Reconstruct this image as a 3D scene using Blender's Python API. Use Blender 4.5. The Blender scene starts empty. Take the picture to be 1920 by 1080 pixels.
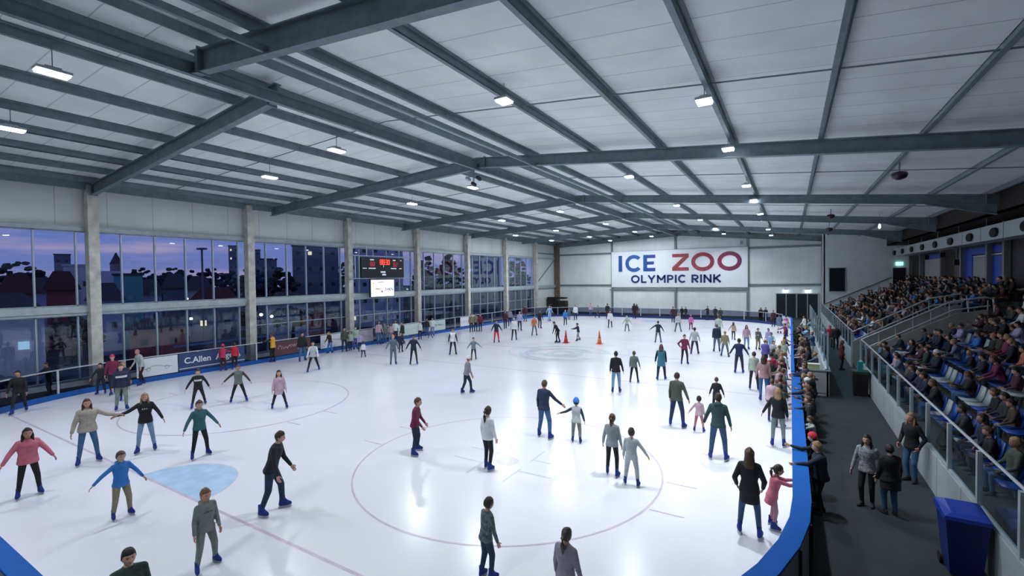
import bpy, math, random
from mathutils import Vector, Matrix
random.seed(11)
SC = bpy.context.scene
COL = SC.collection
V = Vector
PI = math.pi

# ------------------------------------------------------------ camera, sky, exposure
cam_data = bpy.data.cameras.new('camera')
cam_data.sensor_width = 36.0
cam_data.lens = 36.0 * 873.8764 / 1920.0
cam_data.clip_start = 0.05
cam_data.clip_end = 1500
cam = bpy.data.objects.new('camera', cam_data)
COL.objects.link(cam)
cam.matrix_world = Matrix(((0.858506874, -0.000586812, 0.512801719, 0.0),
                           (0.512647472, 0.025534165, -0.858219422, 0.0),
                           (-0.012590349, 0.999673778, 0.022222084, 5.6),
                           (0, 0, 0, 1)))
SC.camera = cam
SC.view_settings.view_transform = 'Standard'
SC.view_settings.look = 'None'
SC.view_settings.gamma = 1.0
SC.view_settings.exposure = 0.0
SC.cycles.use_denoising = True
SC.cycles.max_bounces = 7
SC.cycles.diffuse_bounces = 4
SC.cycles.glossy_bounces = 3
SC.cycles.transmission_bounces = 4
SC.cycles.transparent_max_bounces = 8
SC.cycles.caustics_reflective = False
SC.cycles.caustics_refractive = False
SC.cycles.sample_clamp_indirect = 6.0

LAMP_W = 300.0          # watts per high-bay lamp
LAMP_COL = (0.89, 0.96, 1.0)

world = bpy.data.worlds.new('dusk_sky')
SC.world = world
world.use_nodes = True
nt = world.node_tree
nt.nodes.clear()
def N(nt, t, **k):
    n = nt.nodes.new(t)
    for a, b in k.items(): setattr(n, a, b)
    return n
def ramp(nt, stops):
    r = N(nt, 'ShaderNodeValToRGB')
    el = r.color_ramp.elements
    while len(el) < len(stops): el.new(0.5)
    for e, (p, c) in zip(el, stops):
        e.position = p; e.color = (*c, 1)
    return r
tc = N(nt, 'ShaderNodeTexCoord')
sep = N(nt, 'ShaderNodeSeparateXYZ'); nt.links.new(tc.outputs['Generated'], sep.inputs[0])
r1 = ramp(nt, [(0.0, (0.22, 0.25, 0.50)), (0.05, (0.20, 0.25, 0.56)), (0.14, (0.13, 0.20, 0.50)), (0.5, (0.05, 0.09, 0.25))])
nt.links.new(sep.outputs['Z'], r1.inputs[0])
mp = N(nt, 'ShaderNodeMapping'); mp.inputs['Scale'].default_value = (2.2, 2.2, 22.0)
nt.links.new(tc.outputs['Generated'], mp.inputs[0])
nz = N(nt, 'ShaderNodeTexNoise'); nz.inputs['Scale'].default_value = 2.0; nz.inputs['Detail'].default_value = 5
nt.links.new(mp.outputs[0], nz.inputs[0])
r2 = ramp(nt, [(0.48, (0, 0, 0)), (0.70, (1, 1, 1))])
nt.links.new(nz.outputs[0], r2.inputs[0])
mx = N(nt, 'ShaderNodeMixRGB'); mx.inputs[2].default_value = (0.52, 0.40, 0.56, 1)
nt.links.new(r2.outputs[0], mx.inputs[0]); nt.links.new(r1.outputs[0], mx.inputs[1])
bg = N(nt, 'ShaderNodeBackground'); bg.inputs[1].default_value = 0.95
nt.links.new(mx.outputs[0], bg.inputs[0])
wo = N(nt, 'ShaderNodeOutputWorld'); nt.links.new(bg.outputs[0], wo.inputs[0])

# ------------------------------------------------------------ materials
_M = {}
def mat(name, col, rough=0.6, metal=0.0, noise=0.0, nscale=8.0, bump=0.0, bscale=30.0, emis=None, estr=0.0, spec=0.4):
    if name in _M: return _M[name]
    m = bpy.data.materials.new(name); m.use_nodes = True
    nt = m.node_tree; b = nt.nodes['Principled BSDF']
    b.inputs['Base Color'].default_value = (*col, 1)
    b.inputs['Roughness'].default_value = rough
    b.inputs['Metallic'].default_value = metal
    b.inputs['Specular IOR Level'].default_value = spec
    tcn = None
    if noise or bump:
        tcn = N(nt, 'ShaderNodeTexCoord')
    if noise:
        n = N(nt, 'ShaderNodeTexNoise'); n.inputs['Scale'].default_value = nscale; n.inputs['Detail'].default_value = 4
        nt.links.new(tcn.outputs['Object'], n.inputs[0])
        r = ramp(nt, [(0.3, tuple(max(0, c * (1 - noise)) for c in col)), (0.7, tuple(min(1, c * (1 + noise)) for c in col))])
        nt.links.new(n.outputs[0], r.inputs[0]); nt.links.new(r.outputs[0], b.inputs['Base Color'])
    if bump:
        n = N(nt, 'ShaderNodeTexNoise'); n.inputs['Scale'].default_value = bscale; n.inputs['Detail'].default_value = 3
        nt.links.new(tcn.outputs['Object'], n.inputs[0])
        bp = N(nt, 'ShaderNodeBump'); bp.inputs['Strength'].default_value = bump; bp.inputs['Distance'].default_value = 0.02
        nt.links.new(n.outputs[0], bp.inputs['Height']); nt.links.new(bp.outputs[0], b.inputs['Normal'])
    if emis:
        b.inputs['Emission Color'].default_value = (*emis, 1); b.inputs['Emission Strength'].default_value = estr
    _M[name] = m
    return m
def lines_mat(name, col, dark, axis, pitch, width, rough=0.5, metal=0.0, noise=0.06):
    """sheet material with thin joint lines every pitch metres along one world axis"""
    if name in _M: return _M[name]
    m = mat(name, col, rough, metal, noise, 0.6)
    nt = m.node_tree; b = nt.nodes['Principled BSDF']
    g = N(nt, 'ShaderNodeNewGeometry'); s = N(nt, 'ShaderNodeSeparateXYZ')
    nt.links.new(g.outputs['Position'], s.inputs[0])
    d = N(nt, 'ShaderNodeMath', operation='DIVIDE'); d.inputs[1].default_value = pitch
    nt.links.new(s.outputs[axis], d.inputs[0])
    f = N(nt, 'ShaderNodeMath', operation='FRACT'); nt.links.new(d.outputs[0], f.inputs[0])
    l = N(nt, 'ShaderNodeMath', operation='LESS_THAN'); l.inputs[1].default_value = width / pitch
    nt.links.new(f.outputs[0], l.inputs[0])
    mxn = N(nt, 'ShaderNodeMixRGB'); mxn.inputs[2].default_value = (*dark, 1)
    old = b.inputs['Base Color'].links
    if old: nt.links.new(old[0].from_socket, mxn.inputs[1])
    else: mxn.inputs[1].default_value = (*col, 1)
    nt.links.new(l.outputs[0], mxn.inputs[0]); nt.links.new(mxn.outputs[0], b.inputs['Base Color'])
    return m
def glass_mat(name, tint, refl, rough=0.0):
    if name in _M: return _M[name]
    m = bpy.data.materials.new(name); m.use_nodes = True; nt = m.node_tree; nt.nodes.clear()
    t = N(nt, 'ShaderNodeBsdfTransparent'); t.inputs[0].default_value = (*tint, 1)
    g = N(nt, 'ShaderNodeBsdfGlossy'); g.inputs['Roughness'].default_value = rough; g.inputs[0].default_value = (0.85, 0.92, 1, 1)
    fr = N(nt, 'ShaderNodeFresnel'); fr.inputs[0].default_value = 1.5
    mu = N(nt, 'ShaderNodeMath', operation='MULTIPLY'); mu.inputs[1].default_value = refl; nt.links.new(fr.outputs[0], mu.inputs[0])
    ge = N(nt, 'ShaderNodeNewGeometry'); iv = N(nt, 'ShaderNodeMath', operation='SUBTRACT'); iv.inputs[0].default_value = 1.0; nt.links.new(ge.outputs['Backfacing'], iv.inputs[1])
    m2 = N(nt, 'ShaderNodeMath', operation='MULTIPLY'); nt.links.new(mu.outputs[0], m2.inputs[0]); nt.links.new(iv.outputs[0], m2.inputs[1]); mu = m2
    mxx = N(nt, 'ShaderNodeMixShader'); nt.links.new(mu.outputs[0], mxx.inputs[0]); nt.links.new(t.outputs[0], mxx.inputs[1]); nt.links.new(g.outputs[0], mxx.inputs[2])
    o = N(nt, 'ShaderNodeOutputMaterial'); nt.links.new(mxx.outputs[0], o.inputs[0])
    _M[name] = m
    return m

STEEL = mat('galvanised_steel', (0.185, 0.235, 0.265), 0.5, 0.2, 0.15, 3)
STEEL_L = mat('light_steel', (0.42, 0.48, 0.52), 0.45, 0.3, 0.1, 3)
CONC = mat('concrete', (0.55, 0.54, 0.50), 0.85, 0, 0.22, 2.5, 0.3, 20)
ROOF = lines_mat('roof_sheet', (0.83, 0.87, 0.88), (0.52, 0.57, 0.60), 'Y', 1.15, 0.035, 0.5, 0.0, 0.08)
WALLP = lines_mat('wall_panel', (0.64, 0.68, 0.68), (0.36, 0.39, 0.40), 'Y', 2.2, 0.03, 0.6)
WALLF = lines_mat('end_wall_panel', (0.84, 0.88, 0.89), (0.64, 0.69, 0.71), 'X', 1.0, 0.02, 0.55)
WHITE = mat('white_plaster', (0.80, 0.85, 0.86), 0.8, 0, 0.05, 1)
DARKWALL = mat('dark_wall', (0.035, 0.036, 0.045), 0.8)
GLASS = glass_mat('window_glass', (0.84, 0.90, 0.97), 2.1)
CLEAR = glass_mat('clear_screen', (0.88, 0.93, 0.95), 0.9)
MULL = mat('mullion_aluminium', (0.42, 0.50, 0.56), 0.4, 0.4)
BLUE = mat('blue_plastic', (0.006, 0.095, 0.40), 0.65, 0, 0.05, 3, spec=.12)
BLUED = mat('blue_kick_plate', (0.005, 0.09, 0.36), 0.4)
BOARDW = mat('white_board', (0.55, 0.58, 0.62), 0.4, 0, 0.05, 3)
BOARDG = mat('grey_board', (0.23, 0.25, 0.29), 0.4, 0, 0.1, 2)
RUBBER = mat('rubber_floor', (0.015, 0.022, 0.028), 0.75, 0, 0.25, 1.2, 0.3, 60)
BLACK = mat('black_plastic', (0.01, 0.01, 0.012), 0.5)
RAILW = mat('bright_rail', (0.62, 0.66, 0.70), 0.3, 0.6)

# ------------------------------------------------------------ geometry helpers
class G:
    def __init__(s): s.v = []; s.f = []; s.mi = []; s.m = 0
    def add(s, vs, fs):
        o = len(s.v); s.v += [tuple(p) for p in vs]
        for f in fs: s.f.append(tuple(i + o for i in f)); s.mi.append(s.m)
        return s
    def box(s, a, b):
        x0, y0, z0 = a; x1, y1, z1 = b
        return s.add([(x0, y0, z0), (x1, y0, z0), (x1, y1, z0), (x0, y1, z0), (x0, y0, z1), (x1, y0, z1), (x1, y1, z1), (x0, y1, z1)],
                     [(0, 3, 2, 1), (4, 5, 6, 7), (0, 1, 5, 4), (1, 2, 6, 5), (2, 3, 7, 6), (3, 0, 4, 7)])
    def loft(s, rings, caps=True, closed=False):
        n = len(rings[0]); vs = [p for r in rings for p in r]; fs = []
        R = len(rings)
        for i in range(R if closed else R - 1):
            k = (i + 1) % R
            for j in range(n):
                fs.append((i * n + j, i * n + (j + 1) % n, k * n + (j + 1) % n, k * n + j))
        if caps and not closed:
            fs.append(tuple(reversed(range(n)))); fs.append(tuple((R - 1) * n + j for j in range(n)))
        return s.add(vs, fs)
    def bar(s, p0, p1, w, h, up=(0, 0, 1)):
        p0, p1 = V(p0), V(p1); d = (p1 - p0).normalized(); u = V(up)
        r = d.cross(u)
        if r.length < 1e-5: r = d.cross(V((1, 0, 0)))
        r.normalize(); u = r.cross(d).normalized()
        def ring(p): return [p - r * w / 2 - u * h / 2, p + r * w / 2 - u * h / 2, p + r * w / 2 + u * h / 2, p - r * w / 2 + u * h / 2]
        return s.loft([ring(p0), ring(p1)])
    def tube(s, pts, rad, n=8):
        pts = [V(p) for p in pts]; rings = []
        if not isinstance(rad, (list, tuple)): rad = [rad] * len(pts)
        for i, p in enumerate(pts):
            d = (pts[min(i + 1, len(pts) - 1)] - pts[max(i - 1, 0)]).normalized()
            a = d.cross(V((0, 0, 1)))
            if a.length < 1e-3: a = d.cross(V((0, 1, 0)))
            a.normalize(); b = d.cross(a).normalized()
            rings.append([p + a * rad[i] * math.cos(2 * PI * k / n) + b * rad[i] * math.sin(2 * PI * k / n) for k in range(n)])
        return s.loft(rings)
    def ibeam(s, p0, p1, w, h, tf=0.03, tw=0.02):
        p0, p1 = V(p0), V(p1); u = V((0, 0, 1))
        s.bar(p0 + u * (h / 2 - tf / 2), p1 + u * (h / 2 - tf / 2), w, tf)
        s.bar(p0 - u * (h / 2 - tf / 2), p1 - u * (h / 2 - tf / 2), w, tf)
        return s.bar(p0, p1, tw, h - 2 * tf)
    def caps(s, p0, r0, p1, r1, n=10):
        p0, p1 = V(p0), V(p1); d = (p1 - p0)
        L = d.length
        if L < 1e-6: d = V((0, 0, 1))
        else: d = d / L
        a = d.cross(V((0.3, 0.5, 0.81)));
        if a.length < 1e-3: a = d.cross(V((1, 0, 0)))
        a.normalize(); b = d.cross(a)
        st = [(p0 - d * r0 * .98, r0 * .15), (p0 - d * r0 * .8, r0 * .6), (p0 - d * r0 * .4, r0 * .92), (p0, r0), (p1, r1), (p1 + d * r1 * .4, r1 * .92), (p1 + d * r1 * .8, r1 * .6), (p1 + d * r1 * .98, r1 * .15)]
        return s.loft([[c + (a * math.cos(2 * PI * k / n) + b * math.sin(2 * PI * k / n)) * r for k in range(n)] for c, r in st])
    def ell(s, c, rx, ry, rz, n=12, m=8):
        c = V(c); rings = []
        for i in range(1, m):
            t = PI * i / m
            rings.append([c + V((rx * math.sin(t) * math.cos(2 * PI * k / n), ry * math.sin(t) * math.sin(2 * PI * k / n), -rz * math.cos(t))) for k in range(n)])
        return s.loft(rings)
    def lathe(s, prof, c=(0, 0, 0), n=16):
        c = V(c)
        return s.loft([[c + V((r * math.cos(2 * PI * k / n), r * math.sin(2 * PI * k / n), z)) for k in range(n)] for r, z in prof])
    def prism(s, poly, z0, z1):
        n = len(poly)
        return s.add([(x, y, z0) for x, y in poly] + [(x, y, z1) for x, y in poly],
                     [tuple(reversed(range(n))), tuple(range(n, 2 * n))] + [(i, (i + 1) % n, n + (i + 1) % n, n + i) for i in range(n)])
    def mesh(s, name, mats, smooth=False):
        me = bpy.data.meshes.new(name); me.from_pydata(s.v, [], s.f)
        for m in (mats if isinstance(mats, (list, tuple)) else [mats]): me.materials.append(m)
        if any(s.mi): me.polygons.foreach_set('material_index', s.mi)
        if smooth: me.polygons.foreach_set('use_smooth', [True] * len(s.f))
        me.update()
        return me
def tag(o, label=None, cat=None, group=None, kind=None):
    if label: o['label'] = label
    if cat: o['category'] = cat
    if group: o['group'] = group
    if kind: o['kind'] = kind
    return o
def obj(name, g, m, parent=None, smooth=False, loc=None):
    me = g.mesh(name, m, smooth) if isinstance(g, G) else g
    o = bpy.data.objects.new(name, me); COL.objects.link(o)
    if parent: o.parent = parent
    if loc: o.location = loc
    return o
def thing(name, label, cat, loc=(0, 0, 0), rz=0.0, group=None):
    o = bpy.data.objects.new(name, None); COL.objects.link(o)
    o.empty_display_size = 0.2
    o.location = loc; o.rotation_euler = (0, 0, rz)
    return tag(o, label, cat, group)
def struct(name, g, m, smooth=False):
    return tag(obj(name, g, m, None, smooth), kind='structure')
def copy_tree(o, parent=None):
    c = o.copy(); COL.objects.link(c); c.parent = parent
    for ch in o.children: copy_tree(ch, c)
    return c

# ------------------------------------------------------------ roof profile
RX = -13.9                                   # ridge
def zroof(x): return 12.12 - (0.048 * (RX - x) if x < RX else 0.098 * (x - RX))
XL, XR, YN, YF = -33.3, 11.6, -8.0, 69.8
STX = 3.2                                    # stand wall

# ============================================================ STRUCTURE
g = G()
for x0, x1 in ((XL - 0.3, RX), (RX, XR + 0.3)):
    g.loft([[(x0, YN, zroof(x0)), (x1, YN, zroof(x1)), (x1, YN, zroof(x1) + .12), (x0, YN, zroof(x0) + .12)],
            [(x0, YF + .3, zroof(x0)), (x1, YF + .3, zroof(x1)), (x1, YF + .3, zroof(x1) + .12), (x0, YF + .3, zroof(x0) + .12)]])
struct('ceiling', g, ROOF)
struct('floor', G().box((XL, YN, -0.3), (XR, YF, -0.12)).box((0.36, YN, -0.13), (XR, YF, 0.0)).box((XL, YN, -0.13), (-31.3, YF, 0.0)).box((-31.3, 63.1, -.13), (.36, YF, 0.0)).box((-31.3, YN, -.13), (.36, 1.9, 0.0)), RUBBER)

# ice with its painted lines (one sheet, the paint a few millimetres proud)
IX0, IX1, IY0, IY1, IR = -30.9, 0.06, 2.3, 62.7, 8.5
def rink_path(off=0.0, n=14, y0=None):
    r = IR + off; pts = []
    for cx, cy, a0 in ((IX1 - IR, IY1 - IR, 0), (IX0 + IR, IY1 - IR, 90), (IX0 + IR, IY0 + IR, 180), (IX1 - IR, IY0 + IR, 270)):
        for k in range(n + 1):
            a = math.radians(a0 + 90 * k / n)
            pts.append((cx + r * math.cos(a), cy + r * math.sin(a)))
    return pts
ICE = mat('ice', (0.722, 0.716, 0.780), 0.22, 0, 0.04, 0.35, 0.06, 1.4, spec=0.35)
PRED = mat('ice_paint_red', (0.56, 0.46, 0.59), 0.25, 0, 0.1, 2)
PBLUE = mat('ice_paint_blue', (0.42, 0.57, 0.76), 0.25, 0, 0.12, 2)
PTEAL = mat('ice_paint_teal', (0.56, 0.64, 0.70), 0.25, 0, 0.1, 2)
PGREY = mat('ice_paint_grey', (0.58, 0.56, 0.66), 0.25)
g = G()
g.prism(rink_path(0.15), -0.12, 0.0)
zp = [0.002]
def strip(x0, y0, x1, y1, m):
    g.m = m; zp[0] += 0.00012
    g.add([(x0, y0, zp[0]), (x1, y0, zp[0]), (x1, y1, zp[0]), (x0, y1, zp[0])], [(0, 1, 2, 3)])
def ring(cx, cy, r, w, m, a0=0, a1=360, n=72):
    g.m = m; zp[0] += 0.00012; vs = []; fs = []
    for k in range(n + 1):
        a = math.radians(a0 + (a1 - a0) * k / n)
        vs += [(cx + (r - w / 2) * math.cos(a), cy + (r - w / 2) * math.sin(a), zp[0]), (cx + (r + w / 2) * math.cos(a), cy + (r + w / 2) * math.sin(a), zp[0])]
    for k in range(n): fs.append((2 * k, 2 * k + 1, 2 * k + 3, 2 * k + 2))
    g.add(vs, fs)
for yy, sgn in ((5.95, 1), (59.05, -1)):
    hw = 22.3 if yy < 10 else 23
    strip(-29.8, yy - .04, -1.2, yy + .04, 1)
    cx = -14.55
    g.m = 2; zp[0] += .0001
    arc = [(cx + 1.62 * math.cos(t * PI / 24), yy + sgn * 0.04 + sgn * 1.62 * math.sin(t * PI / 24), zp[0]) for t in range(25)]
    g.add(arc, [tuple(range(25)) if sgn > 0 else tuple(reversed(range(25)))])
    ring(cx, yy, 1.63, .03, 4, 0 if sgn > 0 else 180, 180 if sgn > 0 else 360, 30)
for yy in (24.4, 40.2): strip(-30.7, yy - .15, -.1, yy + .0, 4)
strip(-30.7, 32.2, -.1, 32.34, 4)
strip(-30.7, 32.42, -.1, 32.46, 4)
for cx, cy in ((-7.4, 12.0), (-21.6, 12.0), (-7.4, 53.0), (-21.6, 53.0)):
    ring(cx, cy, 4.5, .055, 1)
    ring(cx, cy, .2, .14 * 2, 4, n=24)
    for sx in (-1, 1):
        for sy in (-1, 1):
            strip(*sorted((cx + sx * .6, cx + sx * .65))[:1], cy + sy * .3, cx + sx * .6 + .05, cy + sy * 1.3, 4)
            xa, xb = sorted((cx + sx * .6, cx + sx * 1.7)); strip(xa, cy + sy * .45 - .025, xb, cy + sy * .45 + .025, 4)
            xa, xb = sorted((cx + sx * 4.5, cx + sx * 5.3)); strip(xa, cy + sy * .85 - .025, xb, cy + sy * .85 + .025, 1)
ring(-14.4, 32.3, 4.5, .05, 4)
# pale centre badge
for r_, w_, m_, a, b in ((3.4, .35, 3, 20, 160), (3.0, .3, 3, 200, 340), (2.2, .5, 3, 40, 220), (1.5, .3, 3, 240, 400), (2.6, .16, 4, 150, 300), (.8, .5, 3, 0, 360)):
    ring(-14.5, 31.2, r_, w_, m_, a, b, 30)
for k in range(5): strip(-17 + k * 1.1, 29.6 + (k % 2) * .5, -16.2 + k * 1.1, 30.0 + (k % 2) * .5, 3)
ice = struct('ice_sheet', g, [ICE, PRED, PBLUE, PTEAL, PGREY])

# ---- left wall : concrete pillars, panels, beams, glazing
COLY = [10.2 + 8.64 * k for k in range(-2, 8)]
for y in COLY:
    g = G().box((-33.15, y - .24, -.1), (-32.6, y + .24, zroof(-32.6) - .62))
    g.box((-33.12, y - .2, zroof(-32.6) - .62), (-32.7, y + .2, zroof(-32.6) - .3))
    struct('pillar', g, CONC)
struct('wall_left', G().box((-33.45, YN, 8.55), (-33.25, YF, zroof(XL) + .05)).box((-33.45, YN, -.1), (-33.25, YF, .35))
       .box((-33.45, 62.2, .3), (-33.25, YF, 8.6)), WALLP)
g = G()
for i, y in enumerate(COLY[:-1]):
    a, b = y + .24, y + 8.64 - .24
    g.ibeam((-33.05, a, 8.55), (-33.05, b, 8.55), .22, .26)
    g.box((-33.12, a, 4.0), (-32.9, b, 4.35)); g.box((-33.1, a, 3.86), (-32.98, b, 4.0))
struct('trim_1', g, STEEL_L)
wn = 0
for i, y in enumerate(COLY[:-1]):
    if i >= 8: break
    a, b = y + .2, y + 8.64 - .2
    for z0, z1, nm in ((4.35, 8.42, 'u'), (.35, 3.86, 'l')):
        wn += 1
        g = G()
        ys = [y + 1.4 + 1.66 * k for k in range(5)]
        for yy in ys: g.box((-33.34, yy - .035, z0), (-33.18, yy + .035, z1))
        g.box((-33.34, a, z0), (-33.18, b, z0 + .06)); g.box((-33.34, a, z1 - .06), (-33.18, b, z1))
        if z0 > 1: pass
        elif i >= 3: g.box((-33.33, a, 2.35), (-33.2, b, 2.40))
        w = struct('window_%d' % wn, g, MULL)
        obj('glass_pane', G().box((-33.29, a, z0), (-33.27, b, z1)), GLASS, w)

# diagonal brace in the last bay
struct('trim_2', G().bar((-33.1, 62.3, 4.4), (-33.1, 69.4, 8.6), .08, .1).bar((-33.1, 62.2, 9.3), (-33.1, 69.5, 9.3), .1, .2).bar((-33.1, 62.2, 4.1), (-33.1, 69.5, 4.1), .1, .2), STEEL)

# ---- far wall
g = G()
pl = [(XL, -.1), (XR, -.1), (XR, zroof(XR) + .05), (RX, zroof(RX) + .05), (XL, zroof(XL) + .05)]
g.loft([[(x, YF, z) for x, z in pl], [(x, YF + .2, z) for x, z in pl]])
struct('wall_far', g, WALLF)
g = G()
for x in (-23.6, -14.2, -4.9):
    g.ibeam((x, YF - .13, 0), (x, YF - .13, zroof(x) - .2), .22, .26) if False else g.box((x - .13, YF - .26, 0), (x + .13, YF - .0, zroof(x) - .2))
g.box((3.3, YF - .35, 0), (3.6, YF, zroof(3.4)))
for z in (4.25, 9.15):
    g.box((XL, YF - .16, z - .12), (3.4, YF - .02, z + .12))
g.box((-24, YF - .2, 3.5), (-4.8, YF - .05, 3.62))
struct('trim_3', g, mat('girt_steel', (0.20, 0.24, 0.26), .5, .2))
struct('pillar', G().box((-33.2, YF - .7, 0), (-32.5, YF - .05, zroof(-33) - .3)), mat('rusty_brown_steel', (.17, .12, .095), .8, 0, .3, 3))
# double dark doors
for k, (x0, x1) in enumerate(((-1.55, .6), (.75, 2.95))):
    g = G().box((x0, YF - .12, 0), (x1, YF - .02, 3.05))
    d = struct('door_%d' % (k + 1), g, mat('dark_opening', (.012, .018, .024), .4))
    obj('door_frame', G().box((x0 - .1, YF - .18, 0), (x0, YF - .02, 3.15)).box((x1, YF - .18, 0), (x1 + .1, YF - .02, 3.15)).box((x0 - .1, YF - .18, 3.05), (x1 + .1, YF - .02, 3.15)).box(((x0 + x1) / 2 - .04, YF - .15, 0), ((x0 + x1) / 2 + .04, YF - .1, 3.05)), STEEL_L, d)
WLAMP = mat('lamp_glow', (1, 1, 1), .4, emis=(.9, .96, 1), estr=14)
for k, x in enumerate((-.5, 1.9)):
    t = thing('wall_lamp', 'small bright wall lamp above the %s of the two dark glazed doors' % ('left' if k == 0 else 'right'), 'lamp', (x, YF - .2, 3.55))
    obj('housing', G().box((-.2, -.1, .03), (.2, .18, .16)), STEEL_L, t)
    obj('diffuser', G().box((-.16, -.08, -.04), (.16, .14, .03)), WLAMP, t)

# ---- right: plastered block at the far end of the stand, back wall, near walls
XB = 11.2
BY = 66.0
g = G()
pl = [(3.35, 0), (XB, 0), (XB, zroof(XB)), (3.35, zroof(3.35))]
g.loft([[(x, BY, z) for x, z in pl], [(x, BY + .25, z) for x, z in pl]])
g.box((3.35, BY, 0), (3.5, YF, zroof(3.35)))
struct('wall_stand_end', g, WHITE)
struct('trim_4', G().box((3.2, BY - .06, 1.0), (3.36, BY + .3, zroof(3.35))), mat('bright_corner', (.74, .77, .79), .6))
g = G().box((3.92, BY - .06, 3.55), (5.42, BY - .01, 6.22))
w = struct('window_30', g, mat('dark_glazing', (.012, .02, .026), .12))
obj('window_frame', G().box((3.84, BY - .1, 3.47), (3.92, BY, 6.3)).box((5.42, BY - .1, 3.47), (5.5, BY, 6.3)).box((3.84, BY - .1, 3.47), (5.5, BY, 3.55)).box((3.84, BY - .1, 6.22), (5.5, BY, 6.3)), STEEL_L, w)
d = struct('door_3', G().box((9.75, BY - .06, 3.8), (10.85, BY - .01, 6.15)), mat('dark_door', (.02, .016, .028), .5))
obj('door_handle', G().bar((9.88, BY - .1, 4.8), (10.05, BY - .1, 4.8), .03, .03), STEEL_L, d)
struct('trim_5', G().bar((3.3, BY - .12, 1.95), (9.6, BY - .12, 5.1), .05, .1), mat('grey_handrail', (.22, .26, .28), .4, .3))
t = thing('exit_sign', 'green lit exit sign above the dark door at the top of the stand', 'sign', (10.3, BY - .1, 6.42))
obj('sign_box', G().box((-.3, -.06, 0), (.3, .08, .36)), mat('exit_green', (.2, .7, .55), .5, emis=(.35, .9, .75), estr=1.6), t)
# running figure mark
g = G().box((-.2, -.068, .12), (-.14, -.062, .26)).bar((-.17, -.065, .2), (-.06, -.065, .14), .03, .005).bar((-.02, -.065, .18), (.2, -.065, .18), .03, .005).bar((.2, -.065, .18), (.13, -.065, .25), .03, .005).bar((.2, -.065, .18), (.13, -.065, .11), .03, .005)
obj('sign_mark', g, mat('sign_white', (.9, 1, .95), .5, emis=(.9, 1, .95), estr=2.2), t)

BLUEW = mat('blue_wall_panel', (.006, .06, .48), .5)
g = G().box((XB, YN, 0), (XB + .3, YF, zroof(XB)))
struct('wall_right', g, mat('back_wall_dark', (.055, .05, .06), .8, 0, .2, 1))
wn = 0
def backpanel(y0, y1, z0, z1, m, nm):
    return struct(nm, G().box((XB - .07, y0, z0), (XB, y1, z1)), m)
PALE = mat('pale_partition', (.34, .33, .34), .7)
BROWNC = mat('brown_cladding', (.028, .022, .018), .8)
bp = [(60.2, 64.2, 3.6, 7.2, BROWNC), (52.6, 59.0, 3.6, 6.8, PALE), (52.6, 58.0, 6.8, 7.25, BLUEW), (48.0, 52.2, 3.6, 7.2, BROWNC), (46.95, 47.9, 3.6, 6.8, PALE), (45.4, 46.9, 3.6, 6.8, BLUEW), (41.7, 45.2, 3.6, 6.6, PALE), (39.3, 41.5, 3.6, 6.6, BLUEW), (39.3, 47.8, 6.82, 7.25, BLUEW)]
for k, (a, b, c, d_, m) in enumerate(bp): backpanel(a, b, c, d_, m, 'trim_%d' % (10 + k))
for k, y in enumerate((64.6, 59.7, 52.4, 47.0, 41.6, 38.8)):
    struct('pillar', G().box((XB - .35, y - .16, 3.5), (XB - .05, y + .16, 9.4)), mat('column_paint', (.20, .20, .21), .6))
struct('trim_30', G().box((XB - .13, 42.0, 6.62), (XB - .07, 45.0, 6.7)).box((XB - .13, 39.4, 6.66), (XB - .07, 41.4, 6.74)), RAILW)
struct('door_4', G().box((XB - .12, 48.2, 3.6), (XB - .06, 49.4, 6.6)), mat('plum_door', (.05, .03, .045), .5))
# dark bulkhead hanging above the duct
g = G().box((9.3, 28, 8.75), (XB, 65.9, 8.85))
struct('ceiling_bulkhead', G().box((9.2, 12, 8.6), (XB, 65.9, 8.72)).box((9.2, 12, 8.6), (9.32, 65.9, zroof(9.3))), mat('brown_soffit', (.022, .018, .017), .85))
struct('wall_back', G().box((XL, YN - .2, -.1), (XR, YN, 12.2)), WALLF)

# ---- roof steel
def rafter(p0, p1, h, nm, lab):
    t = thing('rafter', lab, 'beam', (0, 0, 0))
    obj('beam', G().ibeam(p0, p1, .24, h, .035, .03), STEEL, t)
    for q in (.02, .98):
        p = V(p0).lerp(V(p1), q)
        obj('end_plate', G().box((p.x - .02, p.y - .17, p.z - h / 2 - .04), (p.x + .02, p.y + .17, p.z + h / 2 + .04)), STEEL, t)
    return t
def rz_(x, h): return zroof(x) - .3 - h / 2
FR = [20.0, 33.4, 45.0, 57.2, 69.3]
order = ['second', 'third', 'fourth', 'fifth', 'farthest']
hL = .58
rafter((-32.7, 10.2, rz_(-32.7, hL)), (RX, 9.0, rz_(RX, hL)), hL, '', 'nearest steel rafter on the window side, ending in a plate at the ridge')
rafter((RX, 6.6, rz_(RX, .62)), (9.2, 6.6, rz_(9.2, .62)), .62, '', 'large steel rafter crossing the top of the view above the near ice')
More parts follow.
